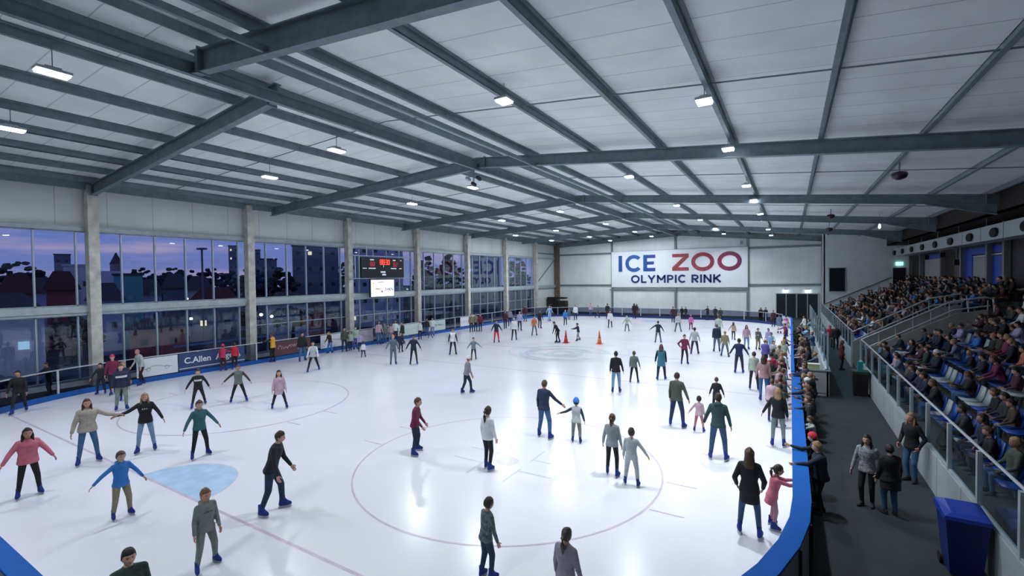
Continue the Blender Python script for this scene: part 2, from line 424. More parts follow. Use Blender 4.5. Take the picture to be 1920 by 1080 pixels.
for k, y in enumerate(FR):
    rafter((-32.7, y + (.45 if k < 4 else 0), rz_(-32.7, hL)), (RX, y, rz_(RX, hL)), hL, '', '%s steel rafter on the window side of the ridge' % order[k])
    t = rafter((RX, y, rz_(RX, .52)), (9.15 if k < 4 else 3.3, y, rz_(9.15 if k < 4 else 3.3, .52)), .52, '', '%s steel rafter on the seating side of the ridge' % order[k])
    if k in (0, 1, 2, 3):
        zb = rz_(6.3, .52) - .26; zc = rz_(9.1, .52) - .26
        g = G().loft([[(6.3, y - .05, zb), (6.3, y + .05, zb), (6.3, y + .05, zb - .02), (6.3, y - .05, zb - .02)], [(9.1, y - .05, zc), (9.1, y + .05, zc), (9.1, y + .05, zc - .5), (9.1, y - .05, zc - .5)]])
        g.bar((6.3, y, zb - .03), (9.1, y, zc - .51), .24, .03)
        obj('haunch', g, STEEL, t)
PURL_L = [-32.1, -29.7, -27.3, -24.8, -22.35, -19.45, -16.5]
PURL_R = [-10.95, -7.7, -4.7, -1.9, .95, 3.8, 6.7, 8.95]
def purlin(x, lab, h=.27):
    zz = zroof(x) - .015 - h / 2
    YE = YF if x < 3 else BY - .02
    g = G().bar((x, YN, zz), (x, YE, zz), .03, h).bar((x + .05, YN, zz + h / 2 - .015), (x + .05, YE, zz + h / 2 - .015), .13, .025).bar((x - .05, YN, zz - h / 2 + .015), (x - .05, YE, zz - h / 2 + .015), .13, .025)
    tag(obj('purlin', g, STEEL), lab, 'beam', 'purlins')
nth = ['first', 'second', 'third', 'fourth', 'fifth', 'sixth', 'seventh', 'eighth']
for k, x in enumerate(PURL_L): purlin(x, 'long steel purlin under the roof, %s out from the window wall' % nth[k])
for k, x in enumerate(PURL_R): purlin(x, 'long steel purlin on the seating side, %s out from the ridge' % nth[k])
tag(obj('ridge_girder', G().ibeam((RX, YN, 11.35), (RX, YF, 11.35), .16, .36, .03, .03), STEEL), 'dark steel girder with a bright bottom flange running along the ridge', 'beam')
tag(obj('ridge_purlin', G().bar((RX + 1.0, YN, zroof(RX + 1) - .16), (RX + 1.0, YF, zroof(RX + 1) - .16), .04, .27), STEEL), 'steel purlin just on the seating side of the ridge girder', 'beam')
tag(obj('ridge_purlin', G().bar((RX - .75, YN, zroof(RX - 1) - .16), (RX - .75, YF, zroof(RX - 1) - .16), .04, .27), STEEL), 'steel purlin just on the window side of the ridge girder', 'beam')
tag(obj('tie_beam', G().bar((-10.55, YN, 11.0), (-10.55, YF, 11.0), .09, .16), STEEL), 'thin steel tie beam hung under the rafters near the ridge', 'beam')
tag(obj('eaves_beam', G().bar((-32.95, YN, zroof(-33) - .32), (-32.95, YF, zroof(-33) - .32), .16, .4), STEEL), 'dark steel eaves beam over the concrete pillars', 'beam')
for k, y in enumerate((1.8, 13.6, 26.7, 39.2, 51.1, 63)):
    g = G().tube([(XL + .5, y, zroof(XL + .5) - .2), (RX, y, zroof(RX) - .2), (9.2, y, zroof(9.2) - .2)], .022, 6)
    tag(obj('sag_rod', g, STEEL), 'thin steel rod crossing the purlins mid bay, %s from the viewer' % (nth[k]), 'rod', 'sag rods')
# cleats where purlins meet rafters
for k, (x, y, z) in enumerate([(x, y, 0) for y in FR[:3] for x in PURL_L[1:]]):
    zz = zroof(x) - .3
    tag(obj('purlin_cleat', G().box((x - .06, y - .02, zz - .06), (x + .02, y + .12, zz + .2)), STEEL), 'steel cleat joining a window side purlin to a rafter', 'cleat', 'purlin cleats')

# ---- high-bay lamps
DIFF = mat('lamp_diffuser', (1, 1, 1), .4, emis=(.86, .94, 1), estr=22)
rowsL = {-2.0: [13.6, 19.2, 27.6, 33.2, 41, 46, 55.6, 64.2], -7.3: [-2, 11.9, 24.4, 36.4, 47, 57, 65], -16.4: [4.4, 13.2, 23, 35.4, 46.5, 57, 65], -22.3: [4.9, 13.9, 24.1, 35.7, 47, 57, 65], -27.5: [1.5, 47, 56.5]}
rown = {-2.0: 'row over the seating side of the ice', -7.3: 'row right of the ridge', -16.4: 'row just left of the ridge', -22.3: 'row over the window side', -27.5: 'row nearest the windows'}
for x, ys in rowsL.items():
    for k, y in enumerate(ys):
        zz = zroof(x) - .62 if x > -7.5 else zroof(x) - .95
        if x == -2.0: zz = 10.3
        big = x < -10
        t = thing('high_bay_lamp', 'bright white high bay lamp, %s in the %s' % (nth[k], rown[x]), 'lamp', (x, y, zz), 0, 'high bay lamps')
        w, l = (.16, .32) if big else (.18, .2)
        obj('housing', G().box((-w - .03, -l - .03, .0), (w + .03, l + .03, .07)).box((-w * .6, -l * .5, .07), (w * .6, l * .5, .14)), STEEL_L, t)
        obj('diffuser', G().box((-w, -l, -.05), (w, l, .0)), DIFF, t)
        obj('hanger', G().tube([(0, 0, .1), (0, 0, zroof(x) - zz - .1)], .012, 5), STEEL, t)
        ld = bpy.data.lights.new('lamp_light', 'AREA'); ld.shape = 'RECTANGLE'; ld.size = 2 * w; ld.size_y = 2 * l
        ld.energy = LAMP_W * (1.0 if x != -2.0 else .72); ld.spread = math.radians(180 if x < -8 else (140 if x < -2 else 98)); ld.color = LAMP_COL
        lo = bpy.data.objects.new('lamp_light', ld); COL.objects.link(lo); lo.parent = t; lo.location = (0, 0, -.07)

# ---- small ceiling devices
def dome(loc, r, lab, m=None):
    t = thing('dome_camera', lab, 'camera', loc)
    obj('bracket', G().tube([(0, 0, .05), (0, 0, zroof(loc[0]) - loc[2] - .04)], .03, 6), STEEL, t)
    obj('dome', G().lathe([(r * .3, -r * .75), (r * .8, -r * .5), (r, 0), (r * .8, r * .3), (.05, r * .45)], n=14), m or mat('dark_plum', (.03, .015, .03), .3), t, True)
dome((3.95, 25.4, 9.75), .3, 'dark round dome hanging from the roof over the seating side')
dome((2.6, 42.5, 9.95), .28, 'small black dome under the roof beyond the third rafter')
dome((3.1, 52.5, 9.75), .3, 'small black dome under the roof near the far white block')
t = thing('roof_camera', 'cluster of small cameras hung below the ridge over mid ice', 'camera', (-13.9, 19.6, 10.9))
obj('bracket', G().tube([(0, 0, .35), (0, 0, -.35)], .03, 6).tube([(-.35, 0, -.1), (.35, 0, -.1)], .02, 6), STEEL, t)
for k, (dx, dz) in enumerate(((-.35, -.15), (.3, -.2), (0, -.45))):
    obj('camera_body', G().bar((dx, -.16, dz), (dx, .14, dz - .08), .13, .13), BLACK if k else STEEL_L, t)
t = thing('pendant_lamp', 'small white lamp hanging above the far end of the stand', 'lamp', (5.9, 45.5, 9.2))
obj('bulb', G().lathe([(.03, -.2), (.1, -.1), (.08, .1), (.03, .25)], n=10), mat('pendant_white', (.8, .8, .8), .5, emis=(.9, .95, 1), estr=1.5), t, True)
obj('cord', G().tube([(0, 0, .2), (0, 0, .99)], .01, 5), BLACK, t)

# ---- ventilation duct
t = thing('air_duct', 'long rectangular grey air duct with round outlets above the stand', 'duct', (0, 0, 0))
DUCT = lines_mat('duct_sheet', (.34, .38, .40), (.07, .08, .09), 'Y', 3.3, .12, .45, .4)
obj('duct_body', G().box((9.25, 6, 7.3), (10.25, 63.0, 8.1)), DUCT, t)
for k in range(10):
    y = 26.4 + 3.9 * k
    gg = G(); gg.loft([[(9.25 - d, y + r * 1.5 * math.cos(2 * PI * q / 14), 7.66 + r * .75 * math.sin(2 * PI * q / 14)) for q in range(14)] for r, d in ((.33, 0), (.33, .1), (.22, .12))])
    obj('air_outlet', gg, mat('outlet_dark', (.012, .013, .016), .9), t)
for k in range(8):
    y = 26 + 5 * k
    obj('hanger', G().tube([(9.4, y, 8.1), (9.4, y, 8.62)], .02, 5), STEEL, t)
for k, (y, z) in enumerate(((33.9, 7.7), (30.2, 7.6))):
    pass
for k, (y, zz, s) in enumerate(((53.5, 6.9, 'nearer the far end'), (48.6, 6.95, 'above the blue panel'), (45.0, 6.3, 'before the pale partition'))):
    t = thing('loudspeaker', 'small dark loudspeaker under the duct, %s' % s, 'speaker', (10.2, y, zz))
    obj('cabinet', G().box((-.14, -.14, -.2), (.14, .14, .2)), BLACK, t)
    obj('bracket', G().tube([(0, 0, .2), (0, 0, 7.25 - zz)], .02, 5), STEEL, t)

# ============================================================ DASHER BOARDS
PATH = rink_path()                    # corners in order: far right, far left, near left, near right
n_ = 15
FRc, FLc, NLc, NRc = PATH[0:n_], PATH[n_:2 * n_], PATH[2 * n_:3 * n_], PATH[3 * n_:4 * n_]
def offs(pts, d):
    out = []
    for i, p in enumerate(pts):
        a, b = pts[max(i - 1, 0)], pts[min(i + 1, len(pts) - 1)]
        t = V((b[0] - a[0], b[1] - a[1])).normalized()
        out.append((p[0] + t.y * d, p[1] - t.x * d))
    return out
def dens(pts, step=1.2):
    o = [pts[0]]
    for a, b in zip(pts, pts[1:]):
        L = math.hypot(b[0] - a[0], b[1] - a[1]); n = max(1, int(L / step))
        for k in range(1, n + 1): o.append((a[0] + (b[0] - a[0]) * k / n, a[1] + (b[1] - a[1]) * k / n))
    return o
def sweep(g, pts, d0, d1, z0, z1):
    a, b = offs(pts, d0), offs(pts, d1)
    return g.loft([[(p[0], p[1], z0), (q[0], q[1], z0), (q[0], q[1], z1), (p[0], p[1], z1)] for p, q in zip(a, b)])
def boards(name, lab, pts, H, panel, capm, capw=.12, posts=2.6, panelm=None, kick=BLUED, kh=.26, pt=True):
    pts = dens(pts)
    t = thing(name, lab, 'boards', (0, 0, 0))
    obj('kick_plate', sweep(G(), pts, -.015, .05, 0, kh), kick, t)
    obj('panel', sweep(G(), pts, .02, .05, kh, H - .04), panel, t)
    obj('top_rail', sweep(G(), pts, .035 - capw / 2 if capw < .2 else -.02, .035 + capw / 2 if capw < .2 else capw, H - .05, H), capm, t)
    if pt:
        acc = 0; op = offs(pts, .05); oi = offs(pts, .0)
        last = None; cnt = 0
        for i in range(len(pts) - 1):
            L = math.hypot(pts[i + 1][0] - pts[i][0], pts[i + 1][1] - pts[i][1])
            acc += L
            if acc >= posts or i == 0:
                acc = 0 if i else 0
                p, q = V((*oi[i], 0)), V((*op[i], 0))
                d = (q - p).normalized(); m = p + d * .05
                obj('post', G().box((m.x - .045, m.y - .045, kh), (m.x + .045, m.y + .045, H - .04)), RAILW if posts < 4 else BOARDW, t)
    return t
# left side (seen from inside): clear panels over a blue kick plate
GP = glass_mat('smoky_panel', (.55, .57, .66), .8)
left_line = [FLc[-5]] + FLc[-4:] + NLc[0:12]
boards('rink_boards', 'long rink boards on the window side with blue kick plate and white rail', FLc[8:] + NLc[:10], 1.42, GP, RAILW, .07, 2.6)
boards('rink_boards', 'rink boards curving across the far end below the wall sign', FRc[4:] + FLc[:9], 1.3, GP, RAILW, .06, 2.4, kick=mat('navy_kick', (.01, .03, .16), .4))
right_near = NRc[2:] + [(IX1, 24.5)]
bt = boards('rink_boards', 'near rink boards on the walkway side with wide bright blue top', right_near, 1.15, BOARDW, BLUE, .3, 2.4, kick=mat('white_kick', (.6, .63, .68), .4), pt=False)
obj('outer_panel', sweep(G(), dens(right_near), .26, .29, 0.0, 1.1), BOARDG, bt)
acc = dens(right_near, 1.25); oo = offs(acc, .3); oo2 = offs(acc, .26)
for i in range(0, len(acc), 1):
    p = V((*oo[i], 0))
    obj('rib', G().box((p.x - .03, p.y - .03, 0), (p.x + .03, p.y + .03, 1.1)), BLACK, bt)
bt = boards('rink_boards', 'near corner of the rink boards at the lower left with bright blue top', NLc[9:] + NRc[:3], 1.15, BOARDW, BLUE, .26, 2.4, kick=mat('white_kick', (.6, .63, .68), .4), pt=False)
obj('outer_panel', sweep(G(), dens(NLc[9:] + NRc[:3]), .22, .25, 0, 1.1), BOARDG, bt)
boards('rink_boards', 'rink boards along the walkway side beyond the crowd', [(IX1, 24.6), (IX1, IY1 - IR)] + FRc[1:5], 1.2, BOARDW, BLUE, .14, 2.4)

# adverts fixed to the boards
def text_mesh(s, size, ext=.004, bold=.0):
    cu = bpy.data.curves.new('txt', 'FONT'); cu.body = s; cu.size = size; cu.extrude = ext; cu.offset = bold
    cu.align_x = 'CENTER'; cu.align_y = 'CENTER'; cu.resolution_u = 3
    o = bpy.data.objects.new('txt', cu); COL.objects.link(o)
    dg = bpy.context.evaluated_depsgraph_get()
    me = bpy.data.meshes.new_from_object(o.evaluated_get(dg))
    bpy.data.objects.remove(o); bpy.data.curves.remove(cu)
    return me
def place_text(me, m, parent, loc, rot, name='lettering'):
    me.materials.clear(); me.materials.append(m)
    o = bpy.data.objects.new(name, me); COL.objects.link(o); o.parent = parent
    o.location = loc; o.rotation_euler = rot
    return o
XA = IX0 + .02
def advert(y0, y1, col, lab, txt=None, tcol=(.75, .78, .85), z0=.32, z1=1.34, tsize=.5, extra=None):
    t = thing('advertising_board', lab, 'sign', (XA, (y0 + y1) / 2, z0))
    L = (y1 - y0) / 2
    obj('panel', G().box((0, -L, 0), (.03, L, z1 - z0)), mat('ad_%d' % int(y0 * 10), col, .45), t)
    if txt and txt.startswith('~'):
        n = int(txt[1:]); rr = random.Random(int(y0 * 7)); w_ = (y1 - y0) * .8 / n
        gg = G()
        for k in range(n):
            ya = -(y1 - y0) * .4 + k * w_; q = [(.038, ya + w_ * j / 4, (z1 - z0) * .55 + tsize * rr.uniform(-.3, .3)) for j in range(5)]
            gg.tube(q, .018, 5)
        obj('script_lettering', gg, mat('adtext_%d' % int(y0 * 10), tcol, .5), t)
    elif txt: place_text(text_mesh(txt, tsize, .004, .008), mat('adtext_%d' % int(y0 * 10), tcol, .5), t, (.036, 0, (z1 - z0) * .55), (PI / 2, 0, PI / 2))
    if extra:
        for (a, b, c, d, m) in extra: obj('stripe', G().box((.03, a, b), (.036, c, d)), m, t)
    return t
WH = (.66, .68, .74)
advert(11.3, 13.3, WH, 'white advert on the left boards with a thin grey drawn car outline', extra=[])
t = bpy.data.objects['advertising_board']
g = G().tube([(.037, -.7, .42), (.037, -.45, .44), (.037, -.3, .56), (.037, .1, .56), (.037, .3, .46), (.037, .7, .42)], .012, 5)
for a, b in ((-.45, .1), (.45, .1)): g.tube([(.037, a + .1 * math.cos(k * PI / 6), .4 + .1 * math.sin(k * PI / 6)) for k in range(13)], .01, 5)
obj('line_drawing', g, mat('grey_green_ink', (.25, .3, .28), .6), t)
advert(13.35, 17.2, (.035, .06, .16), 'dark blue advert with white lettering on the left boards', 'C.Allen  Ange A', (.72, .75, .82), tsize=.5, extra=[(-1.9, .1, 1.9, .16, mat('pale_line', (.45, .5, .62), .5))])
advert(19.2, 22.1, (.10, .045, .06), 'dark brown advert with pink script lettering on the left boards', '~9', (.62, .42, .45), tsize=.55)
advert(23.0, 25.3, WH, 'white advert with small grey lettering near the brown jacketed child', '~8', (.28, .34, .30), tsize=.3)
advert(31.2, 34.3, (.55, .66, .62), 'pale green tinted advert behind the people in white', '~4', (.5, .6, .58), tsize=.3)
advert(35.2, 38.0, (.50, .60, .60), 'pale advert with a dark green line of lettering farther down the left boards', '~9', (.05, .16, .12), tsize=.36)
advert(26.6, 28.2, (.30, .30, .36), 'grey blue advert with a red line near the middle pillars', '~4', (.5, .3, .33), tsize=.35)
advert(40.6, 43.2, WH, 'white advert behind the skaters in khaki vests', '~5', (.4, .4, .55), tsize=.4)
# small steel barrier frames behind the left boards
for k, y in enumerate((23.6, 33.9)): pass

# ============================================================ CONES
def cone(loc, lab, h, m1, m2):
    t = thing('traffic_cone', lab, 'cone', loc, 0)
    obj('base', G().box((-.24, -.24, 0), (.24, .24, .05)), m1, t)
    obj('cone_body', G().lathe([(.19, .05), (.13, h * .33), (.11, h * .45)], n=16), m1, t, True)
    obj('band', G().lathe([(.112, h * .45), (.085, h * .6)], n=16), m2, t, True)
    obj('cone_tip', G().lathe([(.085, h * .6), (.035, h * .97), (.02, h)], n=16), m1, t, True)
cone((-16.36, 36.2, 0.003), 'dark red traffic cone between two skaters in mid rink', 1.1, mat('cone_red', (.55, .05, .04), .5), mat('cone_band_dark', (.3, .03, .04), .5))
cone((-13.6, 36.8, 0.003), 'orange traffic cone standing alone in mid rink', 1.12, mat('cone_orange', (.78, .19, .05), .5), mat('cone_band', (.25, .1, .07), .5))

# ============================================================ WALL SIGN
t = thing('wall_sign', 'large white rink name sign with blue and red letters on the far wall', 'sign', (-14.25, YF - .32, 3.95))
W2 = 9.35
obj('sign_panel', G().box((-W2, 0, 0), (W2, .1, 5.35)), mat('sign_white_panel', (.84, .87, .93), .5), t)
obj('sign_frame', G().box((-W2 - .06, -.02, -.06), (W2 + .06, .1, 0)).box((-W2 - .06, -.02, 5.35), (W2 + .06, .1, 5.41)).box((-W2 - .06, -.02, 0), (-W2, .1, 5.35)).box((W2, -.02, 0), (W2 + .06, .1, 5.35)), STEEL_L, t)
def gradmat(name, stops, noise=None, x0=0, x1=1):
    m = bpy.data.materials.new(name); m.use_nodes = True; nt = m.node_tree; b = nt.nodes['Principled BSDF']
    tcn = N(nt, 'ShaderNodeTexCoord'); s = N(nt, 'ShaderNodeSeparateXYZ'); nt.links.new(tcn.outputs['Object'], s.inputs[0])
    mr = N(nt, 'ShaderNodeMapRange'); mr.inputs[1].default_value = x0; mr.inputs[2].default_value = x1
    nt.links.new(s.outputs['X'], mr.inputs[0])
    r = ramp(nt, stops); nt.links.new(mr.outputs[0], r.inputs[0])
    outc = r.outputs[0]
    if noise:
        nz = N(nt, 'ShaderNodeTexVoronoi'); nz.inputs['Scale'].default_value = 2.6; nt.links.new(tcn.outputs['Object'], nz.inputs[0])
        rr = ramp(nt, [(.35, (0, 0, 0)), (.5, (1, 1, 1))]); nt.links.new(nz.outputs['Distance'], rr.inputs[0])
        mm = N(nt, 'ShaderNodeMixRGB'); mm.inputs[2].default_value = (*noise, 1)
        mu = N(nt, 'ShaderNodeMath', operation='MULTIPLY'); mu.inputs[1].default_value = .55; nt.links.new(rr.outputs[0], mu.inputs[0])
        nt.links.new(mu.outputs[0], mm.inputs[0]); nt.links.new(outc, mm.inputs[1]); outc = mm.outputs[0]
    nt.links.new(outc, b.inputs['Base Color']); b.inputs['Roughness'].default_value = .5
    return m
INK1 = gradmat('sign_blue_ink', [(0, (.012, .05, .28)), (.5, (.01, .12, .40)), (1, (.02, .05, .30))], None, -8.3, -2.8)
INK2 = gradmat('sign_red_ink', [(0, (.42, .05, .05)), (.35, (.50, .10, .09)), (.7, (.36, .03, .09)), (1, (.13, .02, .09))], (.20, .02, .06), -.3, 8)
INK3 = mat('sign_navy_ink', (.012, .025, .15), .5)
def bar2(g, x0, z0, x1, z1, w): g.bar((x0, -.03, z0), (x1, -.03, z1), w, .05, up=(0, 1, 0))
def arc2(g, cx, cz, rx, rz, w, a0, a1, n=40):
    rings = []
    for k in range(n + 1):
        a = math.radians(a0 + (a1 - a0) * k / n); c, s = math.cos(a), math.sin(a)
        p = [(cx + (rx - w) * c, cz + (rz - w) * s), (cx + rx * c, cz + rz * s)]
        rings.append([(p[0][0], -.055, p[0][1]), (p[1][0], -.055, p[1][1]), (p[1][0], -.005, p[1][1]), (p[0][0], -.005, p[0][1])])
    g.loft(rings)
zl, zh = 2.35, 4.75; zc = (zl + zh) / 2; w = .52
g = G()
g.box((-8.25, -.055, zl), (-7.7, -.005, zh))
obj('letter_i', g, INK1, t)
g = G(); arc2(g, -5.9, zc, 1.3, 1.27, w, 42, 318); obj('letter_c', g, INK1, t)
g = G(); g.box((-4.5, -.055, zl), (-3.95, -.005, zh)); g.box((-4.0, -.055, zl), (-2.75, -.005, zl + w * .9)); g.box((-4.0, -.055, zh - w * .9), (-2.75, -.005, zh)); g.box((-4.0, -.055, zc - w * .42), (-2.95, -.005, zc + w * .42)); obj('letter_e', g, INK1, t)
g = G(); g.box((-.35, -.055, zh - w * .9), (1.9, -.005, zh)); g.box((-.35, -.055, zl), (1.9, -.005, zl + w * .9))
g.loft([[(-.35, -.055, zl + w * .9), (.4, -.055, zl + w * .9), (.4, -.005, zl + w * .9), (-.35, -.005, zl + w * .9)], [(1.15, -.055, zh - w * .9), (1.9, -.055, zh - w * .9), (1.9, -.005, zh - w * .9), (1.15, -.005, zh - w * .9)]])
obj('letter_z', g, INK2, t)
g = G(); arc2(g, 3.75, zc, 1.5, 1.3, w, 0, 360, 56); obj('letter_o', g, INK2, t)
g = G(); arc2(g, 7.15, zc, 1.5, 1.3, w, 0, 360, 56); obj('letter_o', g, INK2, t)
LW = .25
def letter(ch, x, z, w, h):
    g = G(); k = LW * .92
    def B(x0, z0, x1, z1): g.bar((x + x0 * w, -.03, z + z0 * h), (x + x1 * w, -.03, z + z1 * h), LW, .05, up=(0, 1, 0))
    def box(x0, z0, x1, z1): g.box((x + x0, -.055, z + z0), (x + x1, -.005, z + z1))
    if ch in 'OC': arc2(g, x + w / 2, z + h / 2, w / 2, h / 2 + .02, LW, 0 if ch == 'O' else 46, 360 if ch == 'O' else 314, 30)
    elif ch in 'LIPRNKM': box(0, 0, LW, h)
    if ch == 'L': box(LW, 0, w, k)
    if ch == 'Y': box(w / 2 - LW / 2, 0, w / 2 + LW / 2, h * .45); B(.5, .42, .1, .97); B(.5, .42, .9, .97)
    if ch == 'M': box(w - LW, 0, w, h); B(.09, .93, .5, .35); B(.5, .35, .91, .93)
    if ch == 'N': box(w - LW, 0, w, h); B(.1, .93, .9, .07)
    if ch in 'PR': arc2(g, x + w * .5, z + h * .68, w * .5, h * .32, k, -90, 90, 16); box(LW, h - k, w * .5, h); box(LW, h * .36, w * .5, h * .36 + k)
    if ch == 'R': B(.5, .38, .9, .04)
    if ch == 'K': B(.12, .42, .88, .95); B(.35, .55, .9, .05)
    return g
xx = -6.35
for ch, w_ in (('O', 1.3), ('L', .8), ('Y', 1.15), ('M', 1.25), ('P', .9), ('I', LW), ('C', 1.2), (' ', .25), ('R', .95), ('I', LW), ('N', 1.05), ('K', 1.05)):
    if ch != ' ': obj('letter_' + ch.lower(), letter(ch, xx, .62, w_, 1.15), INK3, t)
    xx += w_ + .19
t = thing('sign_spotlight', 'small white spotlight above the right end of the wall sign', 'lamp', (-5.6, YF - .6, 9.7))
obj('lamp_head', G().bar((0, -.1, 0), (0, .25, .35), .3, .3), STEEL_L, t)

# ============================================================ SCOREBOARD
XS = -32.3
t = thing('scoreboard', 'black scoreboard with red digits hung before the windows', 'scoreboard', (XS, 30.95, 5.75))
obj('cabinet', G().box((-.2, -2.6, 0), (0, 2.6, 1.8)), mat('scoreboard_black', (.008, .01, .02), .4), t)
RED = mat('red_led', (.8, .02, .01), .5, emis=(1, .06, .03), estr=2.2)
REDD = mat('dim_red_led', (.3, .02, .03), .5, emis=(.5, .05, .06), estr=.7)
WLED = mat('white_marking', (.75, .78, .85), .5, emis=(.8, .85, 1), estr=.5)
def seg(g, y, z, s, digit):
    w, h = s * .5, s; th = s * .12
    S_ = {'a': ((0, h), (w, h)), 'b': ((w, h / 2), (w, h)), 'c': ((w, 0), (w, h / 2)), 'd': ((0, 0), (w, 0)), 'e': ((0, 0), (0, h / 2)), 'f': ((0, h / 2), (0, h)), 'g': ((0, h / 2), (w, h / 2))}
    D = {'0': 'abcdef', '1': 'bc', '2': 'abged', '3': 'abgcd', '4': 'fgbc', '5': 'afgcd', '8': 'abcdefg', '7': 'abc'}
    for k in D[digit]:
        (a, b), (c, d) = S_[k]
        g.bar((.02, y + a, z + b), (.02, y + c, z + d + (1e-4 if (a, b) == (c, d) else 0)), th, .03, up=(1, 0, 0))
g = G(); 
for k, d in enumerate('88'): seg(g, -.42 + k * .3, 1.22, .42, d)
for k, d in enumerate('30'): seg(g, .22 + k * .3, 1.22, .42, d)
obj('clock_digits', g, RED, t)
g = G(); seg(g, -1.6, 1.05, .36, '0'); seg(g, -1.3, 1.05, .36, '0'); seg(g, 1.25, 1.05, .36, '0'); seg(g, 1.55, 1.05, .36, '2')
obj('score_digits', g, REDD, t)
g = G(); seg(g, -.12, .95, .2, '1'); obj('period_digit', g, WLED, t)
g = G()
for y, z, l, h in ((-1.35, 1.62, .5, .1), (1.4, 1.62, .4, .1), (2.25, 1.62, .25, .07), (-1.35, .85, .85, .09), (1.3, .85, .75, .09), (-2.2, .85, .5, .07), (2.2, .85, .4, .07), (.0, .52, .7, .14), (.1, .28, .55, .16)):
    for j in range(max(2, int(l / .12))):
        a = y - l / 2 + j * .12; g.box((.0, a, z - h / 2), (.012, a + .085, z + h / 2))
obj('caption_marks', g, WLED, t)
g = G()
for z in (.1, 2.1): g.tube([(0, -3.9, z), (0, 3.7, z)], .05, 6)
for y in (-3.2, -2.75, 2.75): g.tube([(0, y, .1), (0, y, 2.1)], .05, 6)
for y in (-1.9, 2.1): g.tube([(0, y, 2.1), (0, y, 2.95)], .05, 6)
obj('tubular_frame', g, MULL, t, loc=(-.1, 0, -.15))
t = thing('video_screen', 'bright white video screen below the scoreboard', 'screen', (XS, 30.8, 4.03))
obj('screen_housing', G().box((-.12, -1.5, -.05), (0, 1.5, 1.6)), BLACK, t)
obj('hanging_bracket', G().box((-.1, -1.2, 1.6), (-.04, -1.1, 1.75)).box((-.1, 1.1, 1.6), (-.04, 1.2, 1.75)), STEEL_L, t)
obj('screen_face', G().box((0, -1.4, 0), (.03, 1.4, 1.52)), mat('screen_light', (.9, .95, 1), .5, emis=(.86, .93, 1), estr=.95), t)
SCY = mat('screen_yellow', (.8, .7, .2), .5, emis=(.8, .6, .1), estr=.35); SCR = mat('screen_red', (.7, .2, .15), .5, emis=(.7, .15, .1), estr=.3); SCB = mat('screen_dark_blue', (.05, .08, .25), .5, emis=(.05, .07, .3), estr=.1)
obj('screen_dots', G().box((.03, -1.2, 1.15), (.034, -1.05, 1.3)).box((.03, -1.2, .9), (.034, -1.08, 1.0)).box((.03, -.95, .6), (.034, -.85, .72)), SCY, t)
obj('screen_marks', G().box((.03, -.85, .65), (.034, -.35, .75)).box((.03, -.25, .35), (.034, .0, .55)), SCR, t)
place_text(text_mesh('3+KN', .42, .002, .01), SCB, t, (.034, .75, .62), (PI / 2, 0, PI / 2), 'screen_text')
obj('caption_marks', G().box((.03, -.6, 1.28), (.034, .1, 1.34)), SCB, t)

# black equipment stored in the far left corner
t = thing('stored_equipment', 'black covered equipment stacked in the far left corner', 'equipment', (-32.2, 66.6, 0))
obj('cabinet', G().box((-.9, -.5, 0), (.55, .6, 2.2)), BLACK, t)
obj('case', G().box((.6, -.6, 0), (2.3, .5, 1.9)), mat('dark_brown_case', (.02, .015, .012), .6), t)
obj('speaker_cone', G().lathe([(.02, 0), (.25, .02), (.3, .06)], (-.2, -.56, 1.2)), STEEL_L, t)
obj('shelf', G().box((-.8, -.55, 2.2), (2.2, .5, 2.45)), BLACK, t)

# ============================================================ PLAYERS' ENCLOSURE beside the boards
t = thing('glass_enclosure', 'white half wall with clear screens around the bench area by the walkway', 'enclosure', (0, 0, 0))
obj('half_wall', G().box((.5, 25.5, 0), (1.5, 25.62, 1.15)).box((1.42, 25.5, 0), (1.52, 48, 1.15)), mat('enclosure_white', (.52, .56, .58), .5, 0, .04, 2), t)
obj('ledge', G().box((.36, 25.4, 1.15), (1.58, 25.72, 1.2)).box((1.36, 25.5, 1.15), (1.58, 48, 1.2)), STEEL_L, t)
obj('clear_screen', G().box((1.46, 25.7, 1.2), (1.48, 48, 2.9)), glass_mat('teal_screen', (.72, .86, .9), 1.0), t)
for k in range(10):
    y = 25.7 + k * 2.47
    obj('post', G().box((1.43, y - .03, 1.2), (1.51, y + .03, 2.92)), MULL, t)
obj('door_leaf', G().box((.9, 25.46, .15), (1.42, 25.5, 1.05)), mat('enclosure_panel', (.46, .5, .52), .5), t)
obj('latch', G().box((.95, 25.42, .75), (1.08, 25.47, .8)), BLACK, t)
t = thing('green_box', 'small pale green box lying on the enclosure ledge', 'box', (.95, 25.55, 1.2))
obj('box_body', G().box((-.25, -.13, 0), (.2, .13, .22)), mat('pale_green_box', (.5, .6, .35), .6), t)
obj('box_lid', G().box((-.27, -.15, .22), (.22, .15, .26)), mat('pale_lid', (.65, .7, .62), .6), t)

# ============================================================ STAND
ZF = .95; DEP = .86; RIS = .38; NROW = 9
STAIR0, STAIR1 = 30.4, 34.3
def row_x(i): return 3.32 + DEP * i
def row_z(i): return ZF + RIS * i
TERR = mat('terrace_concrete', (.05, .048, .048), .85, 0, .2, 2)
g = G()
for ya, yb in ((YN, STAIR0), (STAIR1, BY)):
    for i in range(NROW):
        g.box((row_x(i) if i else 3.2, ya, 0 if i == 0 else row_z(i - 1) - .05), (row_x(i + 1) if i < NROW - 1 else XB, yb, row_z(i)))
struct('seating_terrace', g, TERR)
FWALL = mat('stand_front_panel', (.36, .39, .42), .6, 0, .2, 1.2)
struct('wall_stand_front', G().box((3.12, YN, 0), (3.2, STAIR0, 1.0)).box((3.12, STAIR1, 0), (3.2, BY, 1.0)), lines_mat('stand_panel_joint', (.34, .37, .40), (.12, .13, .14), 'Y', 1.9, .04, .6, 0, .15))
g = G()
